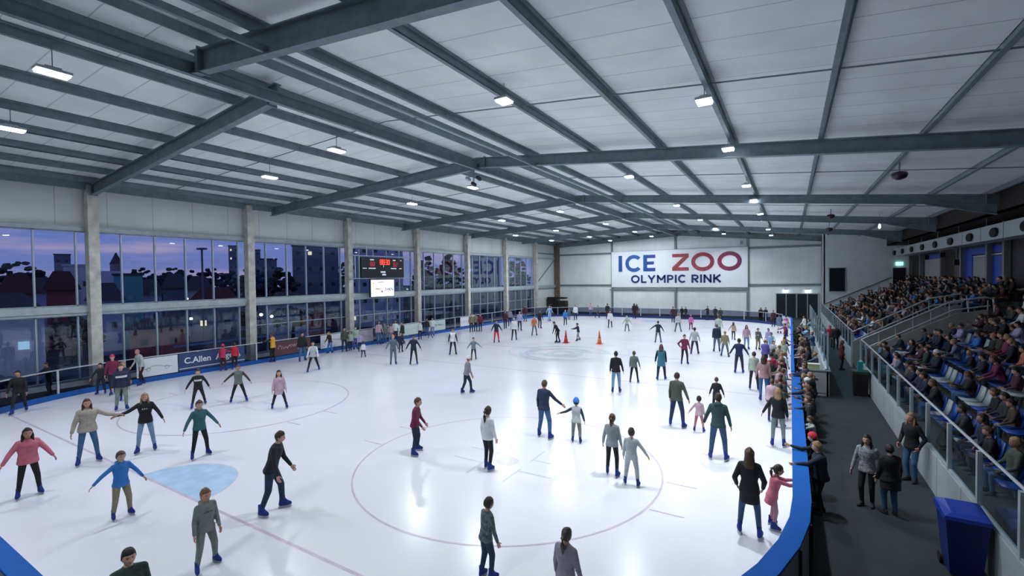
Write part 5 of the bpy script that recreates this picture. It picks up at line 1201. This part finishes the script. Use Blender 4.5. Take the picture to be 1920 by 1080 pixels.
pid = [0]
def person(x, y, h, hd, lab, feet=None, kid=0, hair='short', hc='dk', hatc='black', top='black', bot='black', sleeve=None, R='low', L='low', det=1, lean=2, sex=None,
           fluffy=0, puffy=0, coat=0, hood=0, logo=None, patch=0, waist=None, shoe=0, sit=0, group=None, vox=None, z0=0, link=True):
    pid[0] += 1; rr = random.Random(pid[0] * 17)
    k = kid; sh = .05 if shoe or sit else .075
    Hb = (h - sh) * 1.015; s = Hb / 1.75
    az = .085 * s if (shoe or sit) else .15 * s
    L1 = (.247 - .018 * k) * Hb; L2 = (.24 - .018 * k) * Hb
    hw = .052 * Hb
    if feet is None:
        feet = ((-.11 * s, rr.uniform(-.06, .06)), (.11 * s, rr.uniform(-.06, .06)))
    if sit: feet = ((-.12 * s, .40 * s), (.12 * s, .42 * s))
    A = [V((f[0], f[1], az)) for f in feet]
    hz = 9
    for sd, a in zip((-1, 1), A):
        dx, dy = a.x - sd * hw, a.y
        hz = min(hz, az + math.sqrt(max(.2, ((L1 + L2) * .988) ** 2 - dx * dx - dy * dy)))
    if sit: hz = .50 * s
    hips = [V((sd * hw, 0, hz)) for sd in (-1, 1)]
    pole = V((0, 1, .2)) if not sit else V((0, .5, 1))
    KN = []
    for i, sd in enumerate((-1, 1)):
        kn, an = ik(hips[i], A[i], L1, L2, pole + V((sd * .15, 0, 0)))
        KN.append((kn, an))
    la = math.radians(lean); t = V((0, math.sin(la), math.cos(la))); fw = V((0, math.cos(la), -math.sin(la))); rg = V((1, 0, 0))
    P = V((0, 0, hz + .015 * Hb))
    hh = (.143 + .042 * k) * Hb
    TL = (.315 - .012 * k) * Hb                       # pelvis to neck base
    nb = P + t * TL
    shw = (.098 if sex != 'f' else .090) * Hb * (1 - .04 * k)
    SH = [P + t * (TL * .855) + rg * (sd * shw) for sd in (-1, 1)]
    t2 = (t + V((0, 0, .8))).normalized() if lean < 50 else t
    f2 = V((0, t2.z, -t2.y)); hc_ = nb + t2 * (.020 * Hb) + t2 * (hh * .46) + f2 * (.012 * Hb)
    if lab and 'looking down' in lab or sit and rr.random() < .5:
        t2 = (t2 + f2 * .25).normalized(); f2 = V((0, t2.z, -t2.y))
    ua, fa, hl = .172 * Hb, .150 * Hb, (.105 - .004 * k) * Hb
    arms = []
    for i, (sd, nm) in enumerate(((-1, L), (1, R))):
        q = ARM[nm]; j = rr.uniform(-4, 4)
        d1 = adir(sd, q[0] + j, q[1]); d2 = adir(sd, q[2] + j, q[3])
        # arms follow the lean a little
        e = SH[i] + d1 * ua; w = e + d2 * fa
        arms.append((SH[i], e, w, d2))
    b = 1.0 + .16 * fluffy + .20 * puffy + .05 * coat
    def tr(u, rx, ry, off=0): # torso ring
        c = P + t * (u * TL) + fw * off
        return [c + rg * (rx * Hb * math.cos(2 * PI * q / 16)) + fw * (ry * Hb * math.sin(2 * PI * q / 16)) for q in range(16)]
    fm = 1 if sex == 'f' else 0
    def torso(g, m, low=-.12):
        m = m * (1.0 if m < 1 else 1.06)
        rs = [tr(low, .076 * m, .056 * m), tr(low + .06, (.090 + .004 * fm) * m, .066 * m), tr(.10, (.088) * m, .064 * m), tr(.32, (.080 - .006 * fm) * m, .060 * m, .002), tr(.58, .092 * m, .068 * m, .004), tr(.78, .098 * m, .066 * m, .002), tr(.90, .088 * m, .055 * m), tr(.97, .050 * m, .042 * m), tr(1.02, .034 * m, .034 * m)]
        g.loft(rs)
    vx = vox or {2: .0125, 1: .02, 0: .027}[det]
    # --- body (skin): one surface
    g = G(); torso(g, .86, -.05)
    g.caps(nb - t * .02 * Hb, .034 * Hb, nb + t2 * .05 * Hb, .031 * Hb)
    for i in range(2):
        S0, e, w, d2 = arms[i]
        g.caps(S0, .028 * Hb, e, .022 * Hb); g.caps(e, .022 * Hb, w, .0155 * Hb)
        kn, an = KN[i]
        g.caps(hips[i], .042 * Hb, kn, .027 * Hb); g.caps(kn, .027 * Hb, an, .019 * Hb)
    ex_ = G()
    nu, nv = {2: (44, 34), 1: (22, 18), 0: (16, 12)}[det]
    ex_.loft(headpts(hc_, hh, f2, rg, t2, nu, nv, face_fn))
    if det:
        for sd in (-1, 1): ex_.ell(hc_ + rg * (sd * .335 * hh) - f2 * .02 * hh - t2 * .02 * hh, .035 * hh, .075 * hh, .115 * hh, 8, 6)
    for i, sd in enumerate((-1, 1)): hand(ex_, arms[i][2], arms[i][3], sd, hl)
    body = obj('person', g, SKIN[rr.choice((0, 0, 1, 2, 2)) if (det or rr.random() < .9) else 3])
    body.location = (x, y, z0); body.rotation_euler = (0, 0, math.radians(hd))
    tag(body, lab, 'person', group)
    JOBS.append((body, vx, ex_))
    # --- trousers
    g = G(); m = 1.0
    g.loft([tr(-.20, .05, .045), tr(-.12, .088, .068), tr(0, .098 + .004 * fm, .072), tr(.10, .090, .066)] if not sit else [tr(-.14, .085, .07), tr(-.04, .098, .075), tr(.10, .090, .066)])
    loose = 1.06 if (sex == 'f' or bot == 'black') else 1.2
    for i in range(2):
        kn, an = KN[i]
        g.caps(hips[i] + V((0, 0, -.01)), .048 * Hb * loose, kn, .035 * Hb * loose); g.caps(kn, .035 * Hb * loose, an + (kn - an).normalized() * .045 * s, .026 * Hb * loose)
    o = obj('trousers', g, cloth(bot), body); JOBS.append((o, vx, None))
    # --- upper garment
    g = G(); torso(g, 1.08 * b, -.12)
    hx = .006 if loose > 1.1 else 0
    if not sit: g.loft([tr(-.15 - .03 * (k > .5), .098 * b + .010 + hx, .078 * b + .006), tr(-.08, .100 * b + .010 + hx, .080 * b + .006), tr(.02, .096 * b + .008, .074 * b + .004), tr(.2, .088 * b, .066 * b)])
    if coat and not sit:
        g.loft([tr(-.52, .104 * b, .086 * b), tr(-.3, .104 * b, .082 * b), tr(0, .098 * b, .074 * b), tr(.2, .088 * b, .066 * b)])
    for i in range(2):
        S0, e, w, d2 = arms[i]
        gs = g
        if sleeve: gs = G()
        gs.caps(S0 - V((0, 0, .004)), .037 * Hb * b, e, .030 * Hb * b); gs.caps(e, .030 * Hb * b, w - d2 * .012 * Hb, .0225 * Hb * b)
        if sleeve:
            o = obj('sleeve', gs, cloth(sleeve), body); JOBS.append((o, vx, None))
        g.caps(P + t * (TL * .90) + rg * ((-1, 1)[i] * shw * .35), .036 * Hb * b, S0, .037 * Hb * b)
    if hood:
        g.caps(nb - fw * .045 * Hb + rg * .035 * Hb, .028 * Hb, nb - fw * .055 * Hb - rg * .035 * Hb, .028 * Hb)
        g.caps(nb - fw * .03 * Hb + rg * .045 * Hb, .02 * Hb, nb + fw * .03 * Hb + rg * .028 * Hb, .014 * Hb)
        g.caps(nb - fw * .03 * Hb - rg * .045 * Hb, .02 * Hb, nb + fw * .03 * Hb - rg * .028 * Hb, .014 * Hb)
    nm = 'coat' if coat else ('jacket' if (puffy or fluffy or hood) else 'jumper')
    o = obj(nm, g, cloth(top), body); JOBS.append((o, vx, None))
    if det == 2 and not coat:
        g = G()      # ribbed hem
        g.loft([tr(-.17 - .03 * (k > .5), .094 * b + .010 + hx, .074 * b + .006), tr(-.13, .099 * b + .010 + hx, .079 * b + .006), tr(-.09, .096 * b + .009 + hx, .076 * b + .006)])
        obj('hem', g, cloth(top), body, True)
    if logo:
        g = G(); u0, u1 = (.56, .70); mm = 1.08 * b
        if logo == 'band':
            for q in range(-4, 5):
                a0, a1 = math.radians(90 + q * 12 - 5), math.radians(90 + q * 12 + 5)
                vs = []
                for u, a in ((u0, a0), (u0, a1), (u1, a1), (u1, a0)):
                    c = P + t * (u * TL); vs.append(c + rg * (.097 * mm * Hb * math.cos(a)) + fw * ((.073 * mm) * Hb * math.sin(a) + .008))
                g.add(vs + [v - fw * .01 for v in vs], [(0, 1, 2, 3), (7, 6, 5, 4), (0, 4, 5, 1), (1, 5, 6, 2), (2, 6, 7, 3), (3, 7, 4, 0)])
            obj('chest_print', g, cloth('white'), body)
        else:
            n = 3 if logo == 'VAN' else 5; wd = .022 * Hb if logo == 'VAN' else .016 * Hb
            for q in range(n):
                cx = (q - (n - 1) / 2) * wd * 1.35; c = P + t * (.66 * TL) + fw * (.0745 * mm * Hb + .004) + rg * cx
                g.bar(c - t * wd * .5 - rg * wd * .25, c + t * wd * .5, wd * .22, .006, up=fw); g.bar(c + t * wd * .5, c - t * wd * .5 + rg * wd * .3, wd * .22, .006, up=fw)
            obj('chest_print', g, cloth('white') if logo == 'VAN' else mat('print_' + top, tuple(min(1, c * .45 + (.0 if sum(CL[top]) > .4 else .12)) for c in CL[top]), .8), body)
    if patch: obj('hip_patch', G().ell(hips[0] + V((-.045 * Hb, .02, -.05)), .012, .03, .04, 8, 6), cloth('white'), body, True)
    if waist: obj('hem', G().loft([tr(-.16, .100, .075), tr(-.02, .102, .077)]), cloth(waist), body)
    # --- hair / headwear
    st = hair
    g = G()
    cap = st if st in ('beanie', 'helmet') else None
    hs = 'short' if cap else st
    nu, nv = {2: (36, 26), 1: (20, 16), 0: (14, 11)}[det]
    g.loft(headpts(hc_, hh, f2, rg, t2, nu, nv, hair_fn(hs, pid[0])))
    if hs in ('long', 'longback'):
        ln = 1.05 if hs == 'long' else 1.75
        rs = []
        for q, (dz, w_, d_, dy) in enumerate(((.25, .30, .22, -.2), (-.1, .36, .24, -.22), (-.45, .40, .20, -.24), (-.45 - .35 * ln * .5, .40, .13, -.27), (-.45 - .35 * ln, .34, .10, -.30), (-.5 - .42 * ln, .16, .05, -.30))):
            c = hc_ + t2 * dz * hh + f2 * dy * hh - (fw * (.03 * Hb * b if q > 2 else 0))
            rs.append([c + rg * (w_ * hh * math.cos(2 * PI * u / 12)) + f2 * (d_ * hh * math.sin(2 * PI * u / 12)) for u in range(12)])
        g.loft(rs)
        if hs == 'long':
            for sd in (-1, 1): g.tube([hc_ + rg * sd * .27 * hh + t2 * .22 * hh - f2 * .05 * hh, hc_ + rg * sd * .34 * hh - t2 * .2 * hh + f2 * .02 * hh, hc_ + rg * sd * .36 * hh - t2 * .62 * hh + f2 * .06 * hh, nb + rg * sd * .4 * hh + fw * .05 * Hb * b - t * .05 * Hb], [.05 * hh, .11 * hh, .11 * hh, .04 * hh], 8)
    if hs in ('longtail', 'pony'):
        ln = 1.0 if hs == 'longtail' else .6
        p0 = hc_ - f2 * .44 * hh + t2 * .12 * hh
        g.tube([p0, p0 - f2 * .16 * hh - t2 * .1 * hh, p0 - f2 * .14 * hh - t2 * .55 * hh * ln, p0 - f2 * .08 * hh - t2 * 1.1 * hh * ln, p0 - f2 * .02 * hh - t2 * 1.5 * hh * ln], [.09 * hh, .14 * hh, .15 * hh, .10 * hh, .03 * hh], 10)
    if hs == 'tied': g.ell(hc_ - f2 * .45 * hh + t2 * .2 * hh, .15 * hh, .15 * hh, .15 * hh, 10, 8)
    obj('hair', g, hairm(hc), body, True)
    if cap:
        g = G().loft(headpts(hc_, hh, f2, rg, t2, nu, nv, hair_fn(cap, 1)))
        if cap == 'beanie': g.ell(hc_ + t2 * .60 * hh, .07 * hh, .07 * hh, .06 * hh, 8, 6)
        obj(cap, g, cloth(hatc), body, True)
    # --- face detail
    if det == 2:
        for sd in (-1, 1):
            obj('eye', G().ell(hc_ + rg * (sd * .135 * hh) + f2 * .362 * hh + t2 * .03 * hh, .034 * hh, .028 * hh, .022 * hh, 8, 6), EYEM, body, True)
            obj('eyebrow', G().tube([hc_ + rg * (sd * .07 * hh) + f2 * .395 * hh + t2 * .10 * hh, hc_ + rg * (sd * .19 * hh) + f2 * .365 * hh + t2 * .11 * hh], .012 * hh, 5), hairm(hc), body)
        obj('mouth', G().ell(hc_ + f2 * .385 * hh - t2 * .235 * hh, .085 * hh, .03 * hh, .020 * hh, 10, 6), LIPM, body, True)
    # --- footwear
    bm, bl = boot_mesh('shoe' if (shoe or sit) else 'ice_skate')
    for i, sd in enumerate((-1, 1)):
        kn, an = KN[i]
        o = bpy.data.objects.new('shoe' if (shoe or sit) else 'ice_skate', bm); COL.objects.link(o); o.parent = body
        o.location = an; o.scale = (s * .92, s * .95, s); o.rotation_euler = (0, 0, -sd * math.radians(10 + rr.uniform(0, 12)))
        o.material_slots[0].link = 'OBJECT'
        o.material_slots[0].material = cloth('dkcoat') if (shoe or sit) else (cloth('skate') if (det > 0 or rr.random() < .4) else cloth('skated'))
        if not (shoe or sit) :
            o2 = bpy.data.objects.new('blade', bl); COL.objects.link(o2); o2.parent = o
    return body

for d in PEOPLE: person(**d)
CW = {'dkcoat': 'charcoal coat', 'black': 'black top', 'dkmaroon': 'plum jacket', 'slate': 'slate blue top', 'magenta': 'magenta top', 'palepink': 'pale pink top', 'maroon': 'maroon top', 'dkbrown': 'dark brown jacket', 'white': 'white top', 'greyteal': 'grey teal coat', 'skyblue': 'sky blue shirt',
      'lavender': 'lavender top', 'greygreen': 'grey green top', 'violet': 'violet jacket', 'palegreen': 'pale green top', 'tan': 'tan jumper', 'mauvegrey': 'mauve grey top', 'olive': 'olive jacket', 'jeans': 'denim blue jacket', 'tealblue': 'teal blue coat', 'darkgreen': 'dark green jacket', 'khaki': 'khaki jacket',
      'palegrey': 'pale grey jumper', 'dkred': 'dark red jacket', 'navy': 'navy jacket', 'salmon': 'salmon top', 'red': 'red jacket', 'blue2': 'bright blue hoodie', 'navyblk': 'blue black coat', 'midgrey': 'mid grey hoodie', 'orange': 'orange jumper', 'camo': 'mottled grey hoodie'}
CB = {'navy': 'navy trousers', 'black': 'black trousers', 'white': 'white trousers', 'slate': 'slate trousers', 'jeans': 'blue jeans', 'khaki': 'khaki trousers', 'dkbrown': 'dark brown trousers', 'palegrey': 'pale grey trousers', 'lavender': 'lavender trousers'}
seen = {}
rr0 = random.Random(4)
for i, (x, y, h, hd, tp, bt_) in enumerate(CROWD):
    key = (tp, bt_, x < .2)
    seen[key] = seen.get(key, 0) + 1
    hr = rr0.choice(['short', 'long', 'short', 'pony', 'short2', 'beanie', 'tied']); hcol = rr0.choice(['dk', 'dkbrown', 'brown', 'blond', 'brown'])
    dist = 'near end' if y < 24 else ('middle' if y < 34 else ('far part' if y < 45 else 'far end'))
    lab = '%s person in %s, %s, %s, %s of crowd' % ({'dk': 'black haired', 'dkbrown': 'dark haired', 'brown': 'brown haired', 'blond': 'blond'}[hcol] if hr != 'beanie' else 'hat wearing', CW[tp], CB[bt_], 'on ice' if x < .2 else 'behind boards', dist)
    person(x, y, h, hd, lab, top=tp, bot=bt_, hair=hr, hc=hcol, hatc=rr0.choice(['white', 'palegrey', 'khaki']), R=rr0.choice(['low', 'fwdlow', 'board', 'phone']), L=rr0.choice(['low', 'board', 'fwdlow']), det=0, shoe=x > .2, puffy=int(rr0.random() < .3), coat=int(rr0.random() < .25), lean=rr0.choice([2, 4, 8]), sex=rr0.choice(['f', None]))

# seated prototypes
PROTO = []
for k in range(9):
    hr = ['short', 'long', 'short2', 'beanie', 'short', 'pony', 'longback', 'short', 'tied'][k]
    b = person(0, 0, 1.72 if k < 7 else 1.45, 0, 'seated', kid=0 if k < 7 else .4, hair=hr, hc='dk', top='black', bot='black', R=['lap', 'phone', 'lap', 'cross', 'lap', 'phone', 'lap', 'lap', 'fwdlow'][k], L=['lap', 'lap', 'phone', 'cross', 'lap', 'phone', 'fwdlow', 'lap', 'lap'][k],
               det=0, sit=1, lean=[-4, 4, 12, 0, 18, 6, 2, 3, 8][k], puffy=k % 2, vox=.03, sex='f' if k in (1, 5, 6) else None)
    PROTO.append(b)

# ---- bake the garments and bodies into smooth single surfaces
for o, vx, e in JOBS:
    m = o.modifiers.new('r', 'REMESH'); m.mode = 'VOXEL'; m.voxel_size = vx; m.use_smooth_shade = True
    m = o.modifiers.new('s', 'SMOOTH'); m.factor = .5; m.iterations = 4 if vx < .02 else 2
dg = bpy.context.evaluated_depsgraph_get()
baked = []
for o, vx, e in JOBS: baked.append(bpy.data.meshes.new_from_object(o.evaluated_get(dg)))
for (o, vx, e), nm in zip(JOBS, baked):
    mt = o.data.materials[0]
    o.modifiers.clear()
    if e is not None:
        n0 = len(nm.vertices); co = [0.0] * (n0 * 3); nm.vertices.foreach_get('co', co)
        vs = [tuple(co[i * 3:i * 3 + 3]) for i in range(n0)]; fs = [tuple(p.vertices) for p in nm.polygons]
        fs += [tuple(i + n0 for i in f) for f in e.f]; vs += e.v
        m2 = bpy.data.meshes.new(o.name); m2.from_pydata(vs, [], fs)
        m2.polygons.foreach_set('use_smooth', [True] * len(fs)); m2.materials.append(mt); m2.update()
        bpy.data.meshes.remove(nm); nm = m2
    else:
        nm.materials.clear(); nm.materials.append(mt)
        nm.polygons.foreach_set('use_smooth', [True] * len(nm.polygons))
    old = o.data; o.data = nm; nm.name = o.name.split('.')[0]
    bpy.data.meshes.remove(old)

# ---- seats and spectators
def seat_proto(m):
    t = thing('stadium_seat', 'seat', 'seat')
    g = G()
    g.loft([[(-.22, .0, .40), (.22, .0, .40), (.22, .0, .44), (-.22, .0, .44)], [(-.21, .22, .375), (.21, .22, .375), (.21, .22, .415), (-.21, .22, .415)], [(-.2, .42, .40), (.2, .42, .40), (.2, .42, .44), (-.2, .42, .44)]])
    obj('seat', g, m, t, True)
    g = G()
    g.loft([[(-.22, .02, .42), (.22, .02, .42), (.22, -.03, .42), (-.22, -.03, .42)], [(-.22, -.05, .62), (.22, -.05, .62), (.22, -.09, .62), (-.22, -.09, .62)], [(-.19, -.10, .84), (.19, -.10, .84), (.19, -.14, .84), (-.19, -.14, .84)]])
    obj('backrest', g, m, t, True)
    obj('bracket', G().box((-.16, .02, .03), (-.12, .06, .4)).box((.12, .02, .03), (.16, .06, .4)).box((-.16, .02, .2), (.16, .06, .24)), STEEL, t)
    return t
SEATB = mat('seat_blue', (.006, .05, .27), .35); SEATG = mat('seat_grey', (.33, .38, .41), .4)
SP = {'blue': seat_proto(SEATB), 'grey': seat_proto(SEATG)}
used = {'blue': 0, 'grey': 0}; usedp = [0] * 9
def clone(o, used_flag, loc, rz):
    c = copy_tree(o) if used_flag else o
    c.location = loc; c.rotation_euler = (0, 0, rz)
    return c
rr = random.Random(21)
DARKS = ['black', 'black', 'dkcoat', 'dkcoat', 'black2', 'navy', 'navyblk', 'navy', 'dkmaroon', 'olive', 'dkbrown', 'slate', 'darkgreen', 'black', 'dkcoat', 'navy']
BRIGHT = ['palegrey', 'mauvegrey', 'jeans', 'maroon', 'white', 'blue2', 'orange', 'slate', 'palepink', 'tan', 'lavender', 'dkred', 'tealblue']
CW.update({'black2': 'black jumper'})
rown_ = ['front row', 'second row', 'third row', 'fourth row', 'fifth row', 'sixth row', 'seventh row', 'eighth row', 'back row']
ord_ = ['first', 'second', 'third', 'fourth', 'fifth', 'sixth', 'seventh', 'eighth', 'ninth', 'tenth', 'eleventh', 'twelfth', 'thirteenth', 'fourteenth', 'fifteenth', 'sixteenth', 'seventeenth', 'eighteenth', 'nineteenth', 'twentieth']
def nthw(n): return ord_[n] if n < 20 else ['twenty', 'thirty', 'forty', 'fifty'][n // 10 - 2 if n % 10 != 9 or True else 0] + (' ' + ord_[n % 10] if n % 10 < 9 else ' tenth')
nseat = nsp = nrest = 0
REST = []
for blk, (ya, yb) in (('near', (11.5, STAIR0 - .5)), ('far', (STAIR1 + .5, BY - 1.0))):
    pitch = .56
    n = int((yb - ya) / pitch)
    order_ = [(r, j) for r in range(NROW) for j in range(n)]
    if blk == 'far': order_.sort(key=lambda q: q[1] + q[0] * .8)
    for r, j in order_:
        if True:
            y = (yb - .2 - pitch * j) if blk == 'near' else (ya + .2 + pitch * j)
            x = row_x(r) + .62; z = row_z(r)
            if blk == 'near' and y < 3.25 * x - .4: continue
            if blk == 'far' and r >= 3 and y > 60: pass
            u = rr.random()
            # how full the stand is : thin near the front of the near block, packed behind
            if blk == 'near': full = .30 if (r < 2 and y < 24) else (.55 if r < 4 and y < 27 else .78)
            else: full = (.50 if r < 1 else .62) if y < 55 else .5
            occ = u < full
            stairs = 'near' if True else ''
            where = '%s of %s stand, %s from stairs' % (rown_[r], 'near' if blk == 'near' else 'far', nthw(j))
            ang = PI / 2 + rr.uniform(-.12, .12)
            want_seat = (blk == 'near' and (not occ or r < 3)) or (blk == 'far' and r < 2 and not occ)
            if want_seat and nseat < 200:
                c = 'grey' if rr.random() < .36 else 'blue'
                s_ = clone(SP[c], used[c], (x + .05, y, z), PI / 2); used[c] = 1; nseat += 1
                s_['label'] = '%s %s seat, %s' % ('occupied' if occ else 'empty', c, where)
                s_['category'] = 'seat'; s_['group'] = 'stadium seats'
            if occ and nsp >= 128:
                if nrest < 230: REST.append((rr.randrange(9), x + .02, y, z - .02, ang, rr.uniform(.93, 1.06), rr.choice(DARKS) if rr.random() < .78 else rr.choice(BRIGHT), rr.choice(['dk', 'dkbrown', 'brown'])))
                nrest += 1
            if occ and nsp < 128:
                k = rr.randrange(9)
                o = clone(PROTO[k], usedp[k], (x + .02, y, z - .02), ang); usedp[k] = 1; nsp += 1
                sc = rr.uniform(.93, 1.06); o.scale = (sc, sc, sc)
                tp = rr.choice(DARKS) if rr.random() < .80 else rr.choice(BRIGHT)
                hcol = rr.choice(['dk', 'dk', 'dkbrown', 'brown', 'blond', 'dkbrown'])
                hatn = rr.choice(['white', 'red', 'navy', 'black', 'orange']) if k == 3 else None
                for ch in o.children:
                    b = ch.name.split('.')[0]
                    m = None
                    if b in ('jumper', 'jacket', 'coat', 'sleeve'): m = cloth(tp)
                    elif b == 'trousers': m = cloth(rr.choice(['black', 'navy', 'navyjeans2', 'dkcoat', 'jeans', 'black']))
                    elif b == 'hair': m = hairm(hcol)
                    elif b == 'beanie': m = cloth(hatn)
                    if m:
                        ch.material_slots[0].link = 'OBJECT'; ch.material_slots[0].material = m
                o.material_slots[0].link = 'OBJECT'; o.material_slots[0].material = rr.choice(SKIN)
                hd_ = ('%s hat' % hatn) if hatn else {'dk': 'black', 'dkbrown': 'dark', 'brown': 'brown', 'blond': 'blond'}[hcol] + ' hair'
                o['label'] = 'spectator in %s, %s, %s' % (CW.get(tp, tp), hd_, where)
                o['category'] = 'person'; o['group'] = 'seated spectators'
import numpy as np
def proto_arrays(o):
    out = []
    for q in [o] + list(o.children):
        me = q.data; n = len(me.vertices)
        if n == 0: continue
        co = np.empty(n * 3, np.float32); me.vertices.foreach_get('co', co); co = co.reshape(-1, 3)
        if q is not o:
            M4 = np.array(q.matrix_basis); co = co @ M4[:3, :3].T + M4[:3, 3]
        li = np.empty(len(me.loops), np.int32); me.loops.foreach_get('vertex_index', li)
        ls = np.empty(len(me.polygons), np.int32); me.polygons.foreach_get('loop_start', ls)
        lt = np.empty(len(me.polygons), np.int32); me.polygons.foreach_get('loop_total', lt)
        out.append((q.name.split('.')[0], co, li, ls, lt))
    return out
PA = [proto_arrays(o) for o in PROTO]
mats_, mi_, Vs, Ls, LSs, LTs, MIs = [], {}, [], [], [], [], []
vo = lo_ = 0
for k, x, y, z, a, sc, tp, hcl in REST:
    for nm, co, li, ls, lt in PA[k]:
        m = SKIN[0] if nm == 'person' else (hairm(hcl) if nm == 'hair' else (cloth(tp) if nm in ('jumper', 'jacket', 'coat', 'beanie') else cloth('dkcoat')))
        if m.name not in mi_: mi_[m.name] = len(mats_); mats_.append(m)
        c, s_ = math.cos(a), math.sin(a)
        R_ = np.array([[c, -s_, 0], [s_, c, 0], [0, 0, 1]], np.float32)
        Vs.append((co * sc) @ R_.T + np.array([x, y, z], np.float32)); Ls.append(li + vo); LSs.append(ls + lo_); LTs.append(lt); MIs.append(np.full(len(ls), mi_[m.name], np.int32))
        vo += len(co); lo_ += len(li)
if REST:
    me = bpy.data.meshes.new('distant_spectators')
    v_, l_, s1_, t_ = np.concatenate(Vs), np.concatenate(Ls), np.concatenate(LSs), np.concatenate(LTs)
    me.vertices.add(len(v_)); me.vertices.foreach_set('co', v_.ravel()); me.loops.add(len(l_)); me.loops.foreach_set('vertex_index', l_)
    me.polygons.add(len(s1_)); me.polygons.foreach_set('loop_start', s1_); me.polygons.foreach_set('loop_total', t_)
    for m in mats_: me.materials.append(m)
    me.polygons.foreach_set('material_index', np.concatenate(MIs)); me.polygons.foreach_set('use_smooth', np.ones(len(s1_), bool))
    me.update(calc_edges=True); me.validate()
    o = bpy.data.objects.new('spectator_crowd', me); COL.objects.link(o)
    tag(o, 'small far spectators packed in the upper end of the far stand', 'crowd', kind='stuff')
for o in COL.objects:
    if o.parent is None and 'label' in o and len(o['label'].replace('-', ' ').split()) > 16: print('LONG', o['label'])
print('rest', nrest, len(REST))
for k in range(9):
    if not usedp[k]:
        for ch in list(PROTO[k].children): bpy.data.objects.remove(ch)
        bpy.data.objects.remove(PROTO[k])
# standing at the back of the stand
for x, y, h, hd, tp, lab in ((10.3, 43.6, 1.82, 80, 'dkcoat', 'person in a charcoal coat standing at the back before the pale partition'),
                         (10.6, 55.0, 1.75, 95, 'black', 'person in black standing at the back of the farther seating block'),
                         (10.5, 47.3, 1.7, 100, 'navy', 'person in a navy jacket standing before the blue panel')):
    pass
print('seats', nseat, 'spectators', nsp)
